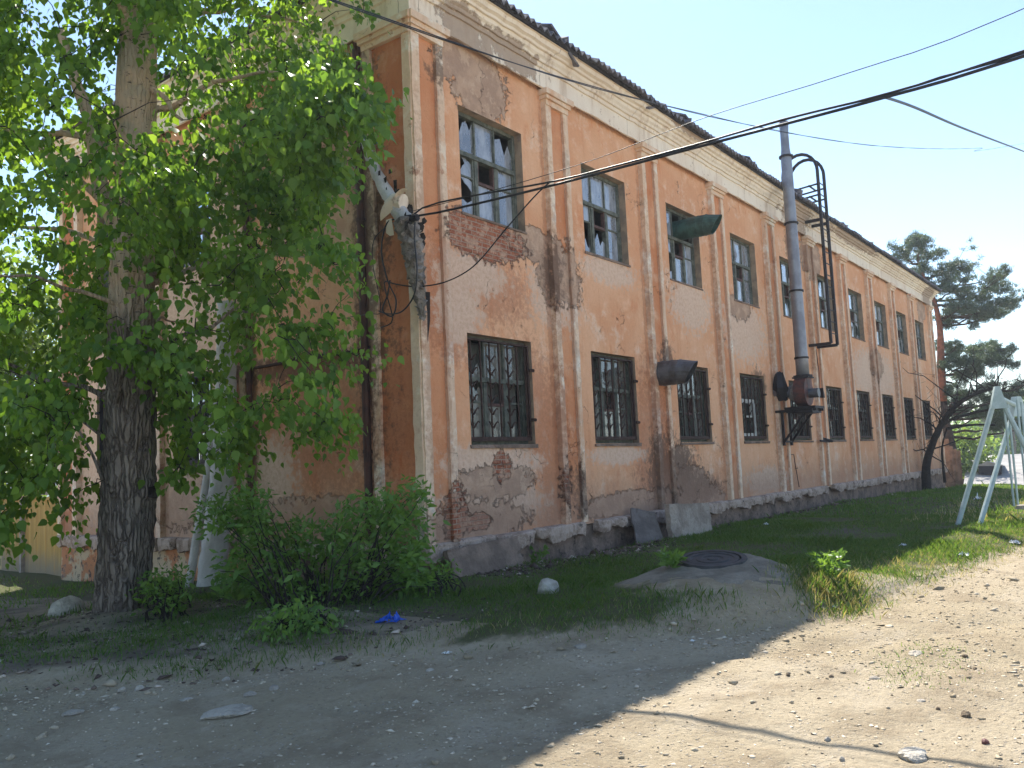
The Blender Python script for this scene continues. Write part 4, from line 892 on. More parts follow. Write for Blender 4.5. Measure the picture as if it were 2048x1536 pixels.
# ---------------------------------------------------------------- foliage helpers
def leaves(C, DIR, size, rng, shape='heart', fold=.25, spread=.9):
    """leaf blades at C hanging along DIR; returns verts, faces, var"""
    n = len(C); d = DIR+rng.normal(0, spread*.45, (n, 3)); d /= np.linalg.norm(d, axis=1)[:, None]+1e-9
    u = rng.normal(0, 1, (n, 3)); s = np.cross(d, u); s /= np.linalg.norm(s, axis=1)[:, None]+1e-9; nn = np.cross(s, d)
    L = (size*np.clip(rng.lognormal(-.03, .3, n), .4, 1.6))[:, None]
    if shape == 'heart': T = [(0, 0, 0), (-.30, .12, 1), (-.40, .38, 1), (-.20, .74, .6), (0, 1.05, 0), (.20, .74, .6), (.40, .38, 1), (.30, .12, 1)]; F = [(0, 4, 3, 2, 1), (0, 7, 6, 5, 4)]
    else: T = [(0, 0, 0), (-.22, .35, .8), (-.14, .75, .5), (0, 1.1, -.1), (.14, .75, .5), (.22, .35, .8)]; F = [(0, 3, 2, 1), (0, 5, 4, 3)]
    V = np.stack([C+s*a*L+d*b*L+nn*(fold*abs(a)*c+.10*b*b)*L for a, b, c in T], 1)
    k = len(T); base = (np.arange(n)*k)[:, None]
    F = np.concatenate([base+np.array(f)[None] for f in F]); var = np.repeat(np.clip(rng.normal(.45, .28, n), 0, 1), k)
    return V.reshape(-1, 3), F, var
def leaf_obj(name, parts, mat, parent):
    V = np.concatenate([p[0] for p in parts]); k = 0; F = []
    for p in parts: F.append(p[1]+k); k += len(p[0])
    var = np.concatenate([p[2] for p in parts]); off = LOC[parent.name] if parent else np.zeros(3)
    return mk(name, V-off, np.concatenate(F), mat, parent, attrs={'var': var}, off=off)
def in_poly(px, py, poly):
    c = False; n = len(poly)
    for i in range(n):
        x1, y1 = poly[i]; x2, y2 = poly[i-1]
        if (y1 > py) != (y2 > py) and px < (x2-x1)*(py-y1)/(y2-y1)+x1: c = not c
    return c
def bend(a, b, sag, n=7, jit=.03, rng=RNG):
    t = np.linspace(0, 1, n)[:, None]; P = a+(b-a)*t; P[:, 2] += sag*np.sin(math.pi*t[:, 0]); P[1:-1] += rng.normal(0, jit, (n-2, 3)); return P

# ---------------------------------------------------------------- the poplar
TD = 10.9
tree = thing('poplar_tree', (TB[0], TB[1], TB[2]), 'big poplar with rough grey trunk and broad green crown at the left of the picture', 'tree')
tp = [(252, 1275, .40), (251, 1240, .37), (252, 1190, .335), (254, 1120, .325), (256, 1040, .325), (255, 950, .315), (257, 860, .30), (259, 770, .285), (261, 680, .275), (263, 580, .265), (265, 480, .255), (267, 380, .245), (269, 280, .235), (272, 190, .24), (277, 100, .225), (284, 0, .20), (295, -150, .17), (300, -350, .13), (310, -600, .08), (320, -800, .03)]
TP = np.array([at(a, b_, TD) for a, b_, _ in tp]); TRr = np.array([c_ for *_, c_ in tp])
P_ = resample(np.column_stack([TP]), 160); d_ = np.r_[0, np.cumsum(np.linalg.norm(np.diff(TP, axis=0), axis=1))]; rr = np.interp(np.linspace(0, d_[-1], 160), d_, TRr)
P_[:, :2] += np.stack([.02*np.sin(P_[:, 2]*1.7), .02*np.cos(P_[:, 2]*1.3)], -1)
m = MB(); NS = 40; m.tube(P_, rr, NS); V = m.v[-1].reshape(160, NS, 3); 
ang = 2*math.pi*(np.arange(NS)+.5)/NS
for i in range(160):
    z = P_[i, 2]; fl = math.exp(-max(0, z+1.25)/.35); lob = 1+.05*np.sin(3*ang+z*.4)+.03*np.sin(7*ang+z)+fl*(.22*np.sin(5*ang+1)+.14*np.sin(3*ang))
    lob += .035*RNG.normal(size=NS)*(z < 3.3)+(.02*np.sin(14*ang+3*np.sin(z*2)))*(z < 3.5)
    V[i] = P_[i]+(V[i]-P_[i])*lob[:, None]
for kz, ka, kr in ((.62, None, .10), (5.7, None, .06), (6.4, None, .07)):           # knots on the camera-right side
    tgt = at(300, 985, TD-.05) if kz < 1 else None
    if tgt is not None:
        dd = np.linalg.norm(V-tgt, axis=2); V += ((V-P_[:, None, :])/(np.linalg.norm(V-P_[:, None, :], axis=2)[..., None]))*(np.exp(-(dd/.13)**2)*.11)[..., None]
m.v[-1] = V.reshape(-1, 3); trunk = m.build('trunk', MT['bark'], tree, True)
m = MB(); q = at(306, 985, TD-.12); m.box(q-(.04, .04, .06), q+(.03, .05, .08), wob=.02); m.build('broken_knot', MT['bark_dark'], trunk)
def tr(z):                                    # trunk centre at height z
    return np.array([np.interp(z, P_[:, 2], P_[:, k]) for k in range(3)])
rt = np.random.default_rng(5)
crown = [(-260, -420), (620, -420), (640, -60), (612, 0), (640, 60), (690, 110), (722, 180), (775, 212), (745, 262), (722, 300), (690, 345), (640, 395), (630, 470), (690, 505), (738, 560), (700, 622), (748, 640), (768, 728), (705, 762), (640, 756), (706, 832), (690, 866), (598, 886), (570, 912), (512, 900), (480, 942), (440, 905), (400, 890), (372, 935), (352, 1010), (340, 930), (318, 880), (300, 800), (216, 770), (206, 870), (214, 960), (205, 1040), (128, 1088), (152, 1010), (70, 1010), (45, 1058), (0, 1085), (-260, 1120)]
gaps = [(150, 40, 55, 60, .8), (100, 120, 45, 60, .55), (150, 200, 42, 90, .75), (35, 60, 30, 25, .7), (130, 290, 45, 60, .75), (25, 340, 30, 40, .8), (100, 450, 60, 35, .8), (30, 530, 45, 55, .85), (100, 600, 40, 25, .6), (175, 395, 45, 55, .85), (345, 285, 30, 35, .8), (350, 220, 30, 30, .6), (395, 150, 35, 35, .8), (510, 440, 45, 30, .5),
        (178, 900, 32, 95, .85), (640, 100, 30, 30, .5), (545, 470, 50, 28, .35), (130, 650, 30, 30, .4), (470, 560, 30, 50, .5), (680, 420, 60, 60, .5), (430, 700, 40, 18, .35), (480, 860, 30, 20, .3), (60, 990, 60, 20, .3), (225, 120, 30, 30, .6), (640, 690, 40, 12, .5), (600, 800, 60, 12, .6)]
cl_ = []
while len(cl_) < 210:
    q = (rt.uniform(-240, 790), rt.uniform(-380, 1100))
    if in_poly(*q, crown): cl_.append((*q, TD+rt.normal(0, 1.1)))
tw = []
while len(tw) < 2100:
    px, py = rt.uniform(-240, 790), rt.uniform(-380, 1100); dd0 = TD+rt.normal(0, 1.15)
    if rt.random() < .72: q = cl_[int(rt.integers(210))]; px, py, dd0 = q[0]+rt.normal(0, 34), q[1]+rt.normal(0, 22), q[2]+rt.normal(0, .22)
    if not in_poly(px, py, crown): continue
    if any(((px-a)/c_)**2+((py-b_)/d)**2 < 1 and rt.random() < pr for a, b_, c_, d, pr in gaps): continue
    dd = dd0; dd = min(max(dd, TD-2.4), TD+2.6)
    if 225 < px < 320 and 90 < py < 275 and dd < TD+.4: continue
    if 205 < px < 320 and py > 740 and dd < TD+.5 and rt.random() < .93: continue
    if py > 860 and px > 320: dd = TD+rt.normal(.3, .3)
    if px > 590 and 150 < py < 350 and rt.random() < .6: dd = rt.uniform(8.7, 9.3)
    P = at(px, py, dd)
    if P[0] > -.55 and P[1] > -.6: P = at(px, py, dd-(P[0]+.7)/1.0)
    if P[0] > -.5: continue
    tw.append(P)
for _ in range(700):                          # the crown above the frame, which shades the part in view
    a = rt.uniform(0, 6.28); z = rt.uniform(6.6, 15.5); rmax = 3.6*math.sqrt(max(.02, 1-((z-9)/7.)**2)); r_ = rmax*math.sqrt(rt.uniform(.05, 1)); c_ = tr(min(z, 14)); tw.append(np.array([c_[0]+r_*math.cos(a)-.3, c_[1]+r_*math.sin(a), z]))
tw = np.array(tw); tw = tw[(tw[:, 0] < -.45) | (tw[:, 2] > 8.9)]
# limbs: a main limb for each group of twigs
parts = []; mt_ = MB(); limbs = []
zs_l = np.arange(.9, 13.5, .42)
for k, zl in enumerate(zs_l):
    a = k*2.4+rt.uniform(-.4, .4); c_ = tr(zl); ln = 2.6*math.sqrt(max(.1, 1-((zl-6)/9.5)**2))*rt.uniform(.75, 1.1)
    if zl < 3: ln *= .9
    e = c_+np.array([math.cos(a)*ln, math.sin(a)*ln, rt.uniform(.2, 1.0)])
    if e[0] > -.7: e[0] = -.7-rt.uniform(0, .3)
    Q = bend(c_, e, .15, 9, .05, rt); limbs.append(Q); r0 = rt.uniform(.035, .06)*(1.25 if zl > 4 else .8)
    mt_.tube(resample(Q, 14), np.linspace(r0, .012, 14), 7)
for Q, r0 in ((np.array([at(262, 500, TD), at(225, 430, TD-.1), at(195, 350, TD-.2), at(185, 260, TD-.3), at(150, 160, TD-.5), at(120, 60, TD-.6)]), .13), (np.array([at(285, 170, TD), at(330, 195, TD-.1), at(345, 225, TD-.1), at(365, 240, TD-.1)]), .05), (np.array([at(250, 480, TD), at(200, 400, TD-.3), at(120, 330, TD-.5), at(40, 260, TD-.6)]), .06), (np.array([at(232, 805, TD-.3), at(245, 745, TD-.42), at(252, 690, TD-.5), at(248, 640, TD-.55)]), .035), (np.array([at(215, 880, TD-.2), at(150, 830, TD-.2), at(90, 790, TD-.3), at(20, 740, TD-.4)]), .028), (np.array([at(205, 960, TD-.2), at(180, 900, TD-.2), at(120, 800, TD-.3)]), .022)):
    mt_.tube(smooth(Q, 14), np.linspace(r0, r0*.35, 14), 8); limbs.append(smooth(Q, 9))
LP_ = np.concatenate(limbs)
mt_.build('limb', MT['bark'], tree, True)
mtw = MB()
tw = tw[np.argsort([np.min(np.linalg.norm(LP_-T, axis=1)) for T in tw])]; NODE = np.concatenate([LP_, tw]); NL = len(LP_)
for it_, T in enumerate(tw):
    q_ = NODE[:NL+it_]; dj = np.linalg.norm(q_-T, axis=1); dj[NL:] += .06; dj = dj+.25*np.maximum(0, q_[:, 2]-T[2]-.1); j = np.argmin(dj); A = q_[j]; dist = np.linalg.norm(A-T)
    if T[2] < 8.2 and rt.random() < .8: mtw.tube(bend(A, T, .08*dist, 5, .02, rt), np.array([.008, .006, .005, .004, .003]), 4, caps=False)
    n = int(rt.integers(22, 36)); dirn = (T-A)/(dist+1e-6); ln = rt.uniform(.25, .55); t = rt.uniform(-.5, 1, n)[:, None]
    droop = np.array([0, 0, -.55]); C = T+dirn*t*ln*.6+droop*(np.clip(t, 0, 1)**2)*ln*.5+rt.normal(0, .10, (n, 3))
    dv = np.array([0, 0, -1.])*.9+dirn*.35
    L_ = leaves(C, np.tile(dv, (n, 1)), .092*rt.uniform(.7, 1.2), rt); parts.append((L_[0], L_[1], np.clip(L_[2]+rt.normal(0, .22), 0, 1)))
mtw.build('twigs', MT['bark_dark'], tree)
leaf_obj('crown', parts, MT['leaf'], tree)

# ---------------------------------------------------------------- shrubs
def shrub(name, base, poly, dep, n, lsz, lab, cat, seed, mat, nst=9, stem_r=.012, grp=None, shape='long', nl=(9, 16), lim=None):
    r = np.random.default_rng(seed); t = thing(name, base, lab, cat, grp); base = np.array(base, float); ms = MB(); parts = []; c = 0; T = []
    while len(T) < n:
        px, py = r.uniform(min(p[0] for p in poly), max(p[0] for p in poly)), r.uniform(min(p[1] for p in poly), max(p[1] for p in poly))
        if not in_poly(px, py, poly): continue
        P = at(px, py, dep(px, py)+r.normal(0, .28)); g = gz(P[0], P[1])
        if P[2] < g+.05: continue
        if P[0] > -.1 and P[1] > -.1: continue
        T.append(P)
    T = np.array(T)
    for i, P in enumerate(T):
        if i % max(1, n//(nst*6)) == 0:
            b0 = base+np.append(r.normal(0, .12, 2)+(P[:2]-base[:2])*.45, 0); b0[2] = gz(b0[0], b0[1])-.02
            ms.tube(bend(b0, P, .1, 6, .03, r), np.linspace(stem_r, .003, 6), 5, caps=False)
        k = int(r.integers(*nl)); C = P+r.normal(0, .085, (k, 3)); dv = np.tile((P-base)/(np.linalg.norm(P-base)+1e-6)*.5+(0, 0, -.35), (k, 1)); parts.append(leaves(C, dv, lsz, r, shape))
    ms.build('stems', MT['bark_dark'], t); leaf_obj('foliage', parts, mat, t); return t
sp = [(395, 1030), (440, 1000), (470, 1020), (480, 975), (530, 985), (560, 1050), (640, 1045), (690, 1010), (760, 1000), (800, 968), (862, 962), (840, 1000), (850, 1070), (838, 1110), (865, 1150), (880, 1195), (800, 1200), (740, 1190), (690, 1215), (640, 1262), (560, 1200), (500, 1185), (430, 1160), (455, 1110), (480, 1080), (430, 1060)]
shrub('maple_shrub', (-2.2, -.3, gz(-2.2, -.3)), sp, lambda px, py: np.interp(px, [390, 870], [10.6, 11.0]), 560, .085, 'wide leafy green shrub growing in front of the building corner', 'shrub', 31, MT['leaf2'], 14)
shrub('young_shrub', tuple(ongr(620, 1240)), [(490, 1265), (560, 1240), (600, 1215), (640, 1235), (670, 1250), (620, 1290), (560, 1300), (495, 1300)], lambda px, py: 8.7, 60, .07, 'low shoot with bright leaves in the shade in front of the wide shrub', 'shrub', 32, MT['leaf2'], 4)
shrub('young_shrub', tuple(ongr(345, 1235)), [(270, 1165), (330, 1150), (360, 1140), (375, 1165), (352, 1200), (370, 1240), (310, 1245), (305, 1200)], lambda px, py: 10.4, 60, .065, 'small green seedling right against the right side of the poplar foot', 'shrub', 33, MT['leaf2'], 4)
shrub('young_shrub', tuple(ongr(885, 1195)), [(855, 1145), (885, 1140), (905, 1150), (900, 1200), (850, 1200)], lambda px, py: 11.2, 50, .06, 'small weedy bush at the foot of the leaning concrete slab', 'shrub', 34, MT['leaf2'], 4)
def weed(px, py, h, n, seed, lab, lsz=.06, mat='leaf2'):
    P = ongr(px, py); r = np.random.default_rng(seed); t = thing('weed', P, lab, 'weed', 'weeds in the verge'); m = MB(); parts = []
    for i in range(n):
        a = r.uniform(0, 6.28); e = P+np.array([math.cos(a)*h*.45, math.sin(a)*h*.45, h*r.uniform(.6, 1.1)]); Q = bend(P-(0, 0, .02), e, .04, 5, .01, r); m.tube(Q, np.linspace(.006, .002, 5), 4)
        C = np.concatenate([Q[1:]+r.normal(0, .02, (4, 3)) for _ in range(3)]); parts.append(leaves(C, np.tile((math.cos(a)*.6, math.sin(a)*.6, .25), (len(C), 1)), lsz, r, 'long'))
    m.build('stems', MT['leaf2'], t) if False else None
    leaf_obj('leaves', parts, MT[mat], t)
weed(1660, 1160, .28, 16, 1, 'bushy weed on the sun line right of the manhole mound', .065); weed(1645, 1150, .28, 9, 2, 'small weed behind the bushy one on the sun line', .08); weed(1245, 1032, .22, 8, 3, 'tiny weed growing on the plinth ledge foot left of the grey sheet')
weed(1345, 1152, .2, 12, 4, 'yellowish weed at the left edge of the manhole mound', .07); weed(1075, 1130, .3, 9, 5, 'weed standing between the leaning slab and the rubble', .07)

# ---------------------------------------------------------------- trees beyond
def blob_tree(name, base, blobs, lab, cat, grp, seed, mat, lsz, nper, trunk_r=.15, shape='heart', limb_mat='bark_dark', trunk_pts=None, spread=1.):
    r = np.random.default_rng(seed); t = thing(name, base, lab, cat, grp); base = np.array(base, float); m = MB()
    top = np.mean([b_[:3] for b_ in blobs], axis=0); tpz = trunk_pts if trunk_pts is not None else [base-(0, 0, .3), base*.5+np.array([base[0], base[1], top[2]])*.5+r.normal(0, .1, 3), np.array([base[0]*.6+top[0]*.4, base[1]*.6+top[1]*.4, top[2]])]
    TQ = smooth(tpz, 20); m.tube(TQ, np.linspace(trunk_r, trunk_r*.35, 20), 8); m.build('trunk', MT[limb_mat], t, True); m2 = MB(); parts = []
    for b_ in blobs:
        c = np.array(b_[:3], float); R3 = np.array(b_[3:6] if len(b_) > 5 else [b_[3]]*3); j = np.argmin(np.linalg.norm((TQ-c)*(1, 1, 1.5)-(0, 0, 0), axis=1)); m2.tube(bend(TQ[max(0, j-1)], c, -.1, 5, .05, r), np.linspace(trunk_r*.35, .01, 5), 5)
        k = int(nper*(R3[0]*R3[1]*R3[2])**(2/3)); K = max(3, k//14)
        for _ in range(K):
            d = r.normal(0, 1, 3); d /= np.linalg.norm(d); p = c+d*R3*(r.uniform(.25, 1)**.5)
            n = 14; C = p+r.normal(0, lsz*1.7, (n, 3)); parts.append(leaves(C, np.tile(d*.5+(0, 0, -.3), (n, 1)), lsz, r, shape, spread=1.6))
            if r.random() < .3: m2.tube([c, p], .012, 4, caps=False)
    m2.build('limb', MT[limb_mat], t); leaf_obj('crown', parts, MT[mat], t); return t
def G(px, py, d):
    P = at(px, py, d); return (P[0], P[1], gz(P[0], P[1]))
# left of the building, behind the plank fence
for i, (px, d, tops, lab) in enumerate([(40, 30, [(30, 900, 2.0), (90, 850, 1.6), (20, 760, 2.2), (110, 700, 1.8), (60, 640, 1.6), (140, 610, 1.1)], 'sunlit yellow green tree just behind the plank fence'),
                                   (-60, 34, [(-60, 850, 2.8), (10, 720, 2.4), (-30, 600, 2.5), (-90, 700, 3.)], 'leafy tree behind the plank fence at the very left edge'),
                                   (110, 40, [(110, 930, 2.2), (150, 860, 1.6), (100, 780, 2.0), (125, 740, 1.5)], 'bright green tree farther back beside the building end')]):
    blob_tree('broadleaf_tree', G(px, 1100, d), [(*at(a, b_, d+i), r_) for a, b_, r_ in tops], lab, 'tree', 'trees behind the plank fence', 70+i, 'leaf3', .17, 330)
# the pine past the far end
pd = 50.
PB = at(1905, 985, pd); PB[2] = gz(PB[0], PB[1]); pine_b = [(1840, 490, 1.0, .55), (1800, 503, .7, .35), (1860, 512, 1.2, .5), (1885, 540, 1., .5), (1912, 530, .7, .45), (1830, 545, .8, .4), (1845, 575, .8, .35), (1900, 580, .9, .4), (1935, 560, .6, .3), (1955, 590, 1.4, .6), (1980, 555, .6, .6), (2000, 575, .9, .5), (1920, 615, 1.3, .5), (1960, 625, 1.4, .45), (2010, 605, 1.0, .35), (2025, 612, .6, .3), (1885, 640, 1.0, .4), (1990, 630, 1.0, .3),
          (1910, 690, .8, .3), (1940, 700, 1.2, .35), (1985, 700, 1.1, .4), (1960, 720, 1.5, .35), (1900, 730, .9, .35), (1930, 750, 1.3, .35), (1990, 725, .7, .35), (1900, 775, .9, .3), (1940, 790, 1.2, .3), (1985, 800, 1.2, .35), (2030, 790, 1.1, .35), (1915, 820, 1.0, .3), (1960, 830, 1.3, .3), (2010, 840, 1.3, .35), (2045, 815, 1.0, .5), (1995, 770, .6, .2), (2055, 850, .9, .5)]
t = thing('pine_tree', PB, 'tall pine with reddish upper trunk and clumped dark needles past the building end', 'tree')
m = MB(); PT = smooth([PB-(0, 0, .5), at(1898, 900, pd), at(1886, 830, pd), at(1882, 740, pd), at(1880, 660, pd), at(1868, 600, pd), at(1850, 560, pd), at(1835, 520, pd)], 40)
zc_ = int(40*.42); m.tube(PT[:zc_+1], np.linspace(.55, .27, zc_+1), 12); tk = m.build('trunk', MT['bark_pine'], t, True)
m = MB(); m.tube(PT[zc_:], np.linspace(.27, .06, 40-zc_), 10); m.build('upper_trunk', MT['bark_red'], t, True)
rp_ = np.random.default_rng(8); m = MB(); parts = []
for a, b_, rx, rz in pine_b:
    c = at(a, b_, pd+rp_.normal(0, .9)); j = np.argmin(np.abs(PT[:, 2]-(c[2]-.5))); m.tube(bend(PT[j], c, -.25, 7, .08, rp_), np.linspace(.085, .02, 7), 6)
    sat = [c+np.clip(rp_.normal(0, 1, 3), -1.3, 1.3)*np.array([rx, rx, rz*1.3])*.9 for _ in range(4)]
    for _ in range(int(62*rx*rx+18)):
        q = rp_.normal(0, 1, 3); q /= np.linalg.norm(q); p = (c+q*np.array([rx, rx, rz])*rp_.uniform(.2, 1)**.5*.8) if rp_.random() < .45 else sat[int(rp_.integers(4))]+q*.42*rp_.uniform(.2, 1)
        if rp_.random() < .35: m.tube([c+(p-c)*.2, p], .012, 4, caps=False)
        n = 34; C = p+rp_.normal(0, .07, (n, 3)); DR = rp_.normal(0, .7, (n, 3))+(0, 0, .5)
        d = DR/np.linalg.norm(DR, axis=1)[:, None]; s = np.cross(d, rp_.normal(size=(n, 3))); s /= np.linalg.norm(s, axis=1)[:, None]; L = rp_.uniform(.12, .24, n)[:, None]
        V = np.stack([C-s*.018, C+s*.018, C+d*L], 1).reshape(-1, 3); parts.append((V, np.arange(3*n).reshape(-1, 3), np.repeat(rp_.uniform(0, 1, n)*.6+.3*rp_.random(), 3)))
m.build('limb', MT['bark_pine'], t); leaf_obj('crown', parts, MT['needle'], t)
# dark leaning tree at the far corner
LB_ = at(1852, 972, 36.9); LB_[2] = gz(LB_[0], LB_[1]); t = thing('leaning_tree', LB_, 'dark almost leafless tree leaning away from the far corner of the building', 'tree')
m = MB(); LQ = smooth([LB_-(0, 0, .2), at(1853, 930, 36.9), at(1868, 880, 36.6), at(1885, 845, 36.4), at(1908, 815, 36.1), at(1945, 790, 35.7), at(1985, 778, 35.3), at(2020, 782, 34.9), at(2060, 765, 34.4)], 40); m.tube(LQ, np.concatenate([np.linspace(.21, .12, 18), np.linspace(.12, .025, 22)]), 9); m.build('trunk', MT['bark_dark'], t, True)
m = MB(); rl = np.random.default_rng(4)
for i in range(34):
    j = int(rl.integers(9, 39)); A = LQ[j]; e = A+np.array([rl.normal(0, .7), rl.normal(0, .7), rl.normal(.45, .6)])*rl.uniform(.7, 2.0); Q = bend(A, e, .15, 6, .06, rl); m.tube(Q, np.linspace(.035, .006, 6), 5)
    for _ in range(5): a_ = Q[int(rl.integers(2, 6))]; m.tube([a_, a_+rl.normal(0, .35, 3)], .006, 4)
for q in ([at(1890, 965, 37.7), at(1884, 900, 37.7), at(1893, 860, 37.7)], [at(1900, 840, 36.9), at(1950, 825, 36.9), at(2020, 815, 36.1), at(2060, 830, 36.1)], [at(1893, 858, 36.9), at(1940, 850, 36.9), at(1990, 850, 36.1)]): m.tube(smooth(q, 12), np.linspace(.07, .03, 12), 6)
m.build('limb', MT['bark_dark'], t)
# background trees to the right
for i, (px, py, d, bl_, lab, mat) in enumerate([(1925, 975, 62, [(1905, 930, 1.3), (1935, 900, 1.6), (1950, 930, 1.3), (1915, 880, 1.2), (1945, 870, .8)], 'bright yellow green bush behind the pine trunk', 'leaf3'),
        (2000, 930, 130, [(1975, 885, 4), (2010, 880, 4.5), (2040, 890, 5), (1990, 865, 3), (2030, 860, 3.5), (1955, 895, 3)], 'hazy dark tree beyond the low roof', 'leaf'), (2080, 930, 120, [(2060, 850, 5), (2075, 890, 5), (2045, 870, 3)], 'hazy dark tree at the right edge beyond the low roof', 'leaf'), (1940, 930, 170, [(1930, 885, 5), (1960, 890, 4), (1900, 890, 5)], 'distant tree seen between the pine and the swing frame', 'leaf')]):
    blob_tree('broadleaf_tree', G(px, py, d), [(*at(a, b_, d+i), r_) for a, b_, r_ in bl_], lab, 'tree', 'trees beyond the low roof', 90+i, mat, .22 if d < 100 else .55, 260 if d < 100 else 60, .2)
bt = G(2030, 940, 95); t = thing('bare_tree', bt, 'pale leafless tree with fine twigs rising at the right edge', 'tree'); m = MB(); rb = np.random.default_rng(6)
BT = np.array(bt); Q0 = bend(BT, at(2020, 780, 95), .2, 8, .1, rb); m.tube(Q0, np.linspace(.3, .12, 8), 7); m.build('trunk', MT['rockdark'], t)
m = MB()
def twig(A, d, L, r_, dep):
    e = A+d*L; m.tube(bend(A, e, .05*L, 4, .04*L, rb), np.linspace(r_, r_*.6, 4), 4, caps=False)
    if dep: 
        for _ in range(4 if dep > 1 else 3): q = d+rb.normal(0, .42, 3); q[2] += .1; q /= np.linalg.norm(q); twig(A+d*L*rb.uniform(.5, 1), q, L*rb.uniform(.55, .8), r_*.6, dep-1)
for k in range(7): q = np.array([rb.normal(0, .5), rb.normal(0, .5), 1.]); q /= np.linalg.norm(q); twig(Q0[int(rb.integers(3, 8))], q, rb.uniform(2.2, 3.4), .07, 4)
m.build('limb', MT['rockdark'], t)

# low shed with a light roof and dormer, below the slope
RC = [at(1925, 984, 55), at(2100, 990, 52), at(2110, 905, 66), at(1935, 912, 68)]
hs = thing('low_house', (RC[0][0], RC[0][1], RC[0][2]-2.5), 'low house below the slope with a pale sheet roof and a small dark dormer', 'house')
def quad_prism(P, t): 
    P = np.array(P); n = np.cross(P[1]-P[0], P[3]-P[0]); n /= np.linalg.norm(n); n *= (1 if n[2] > 0 else -1); mm = MB(); mm.add(np.concatenate([P, P-n*t]), [(0, 1, 2, 3), (7, 6, 5, 4), (0, 4, 5, 1), (1, 5, 6, 2), (2, 6, 7, 3), (3, 7, 4, 0)]); return mm
rf_m = mat_simple('pale_sheet_roof', (.40, .375, .35), .85, 0, .2, .8, .01, .1, col2=(.30, .285, .27))
rr_ = quad_prism(RC, .12).build('roof', rf_m, hs)
m = MB(); m.box((RC[0][0]+.4, RC[1][1]-.5, RC[0][2]-3), (RC[2][0]-.4, RC[3][1]-.6, RC[0][2]-.25)); 
m = MB(); lo = np.array([min(p[0] for p in RC)+.5, min(p[1] for p in RC)+.5, RC[0][2]-3]); hi = np.array([max(p[0] for p in RC)-.5, max(p[1] for p in RC)-.5, RC[0][2]-.3]); m.box(lo, hi); m.build('wall', MT['slab2'], hs)
dc = [at(1957, 948, 60), at(2004, 948, 59), at(2004, 932, 59), at(1957, 932, 60)]; m = MB(); dv = np.array(dc); bk = dv+(at(1980, 930, 66)-at(1980, 940, 59.5))*(1, 1, 0); m.add(np.concatenate([dv, bk]), [(0, 1, 2, 3), (1, 5, 6, 2), (4, 0, 3, 7), (5, 4, 7, 6)]); dm = m.build('dormer', MT['iron'], hs)
ap_ = at(1975, 923, 59.5); ab = ap_+(bk[0]-dv[0]); m = MB(); e_ = (dv[2]-dv[3])*.12; m.add([dv[3]-e_, dv[2]+e_, ap_, bk[3]-e_, bk[2]+e_, ab], [(0, 1, 2), (0, 2, 5, 3), (1, 4, 5, 2)]); m.build('dormer_roof', rf_m, dm)
bw = thing('board_fence', at(1950, 992, 44), 'low grey board fence along the edge of the grass behind the swing frame', 'fence')
m = MB(); P0, P1 = at(1900, 986, 46), at(2200, 992, 40)
for i in range(26):
    a = P0+(P1-P0)*i/26; b2 = P0+(P1-P0)*(i+.97)/26; top = np.array([0, 0, .28+.06*math.sin(i*1.7)+RNG.uniform(-.05, .05)]); m.add([a-(0, 0, 1.), b2-(0, 0, 1.), b2+top, a+top, a-(0, .05, 1.), b2-(0, .05, 1.), b2+top-(0, .05, 0), a+top-(0, .05, 0)], [(0, 1, 2, 3), (7, 6, 5, 4), (3, 2, 6, 7), (0, 3, 7, 4), (1, 5, 6, 2)])
m.build('board', MT['slab'], bw)
m = MB()
for i in range(0, 26, 6):
    a = P0+(P1-P0)*i/26; m.box(a-(.06, .14, 1.), a+(.06, -.06, .5))
m.build('post', MT['bark_dark'], bw)
# weathered board boxing by the pine foot
m = MB(); q = at(1897, 985, 42); q[2] = gz(q[0], q[1])
for i in range(5): m.box((q[0]+.02*i, q[1]-.15*i-.07, q[2]-.2), (q[0]+.02*i+.03, q[1]-.15*i+.07, q[2]+2.5-.2*i+.1*math.sin(i*2)), wob=.015, rz=.05)
tag(m.build('board_screen', MT['slab']), 'weathered upright boards standing at the far corner before the pine foot', 'screen')
hl = MB(); K = 60; V = []
for i in range(K):
    a = YAW-1.1+2.2*i/(K-1); h = 6+9*math.sin(i*.21+1)+4*math.sin(i*.6); c_, s_ = math.cos(a), math.sin(a)
    for r_, z in ((420, -14), (470, -3+h*.35), (560, h), (700, -14)): V.append((CAM[0]+c_*r_, CAM[1]+s_*r_, z))
hl.add(V, [(4*i+j, 4*i+4+j, 4*i+5+j, 4*i+1+j) for i in range(K-1) for j in range(3)]); tag(hl.build('hills', mat_simple('wooded_hill', (.09, .12, .07), .95, scale=.05), None, True), kind='structure')

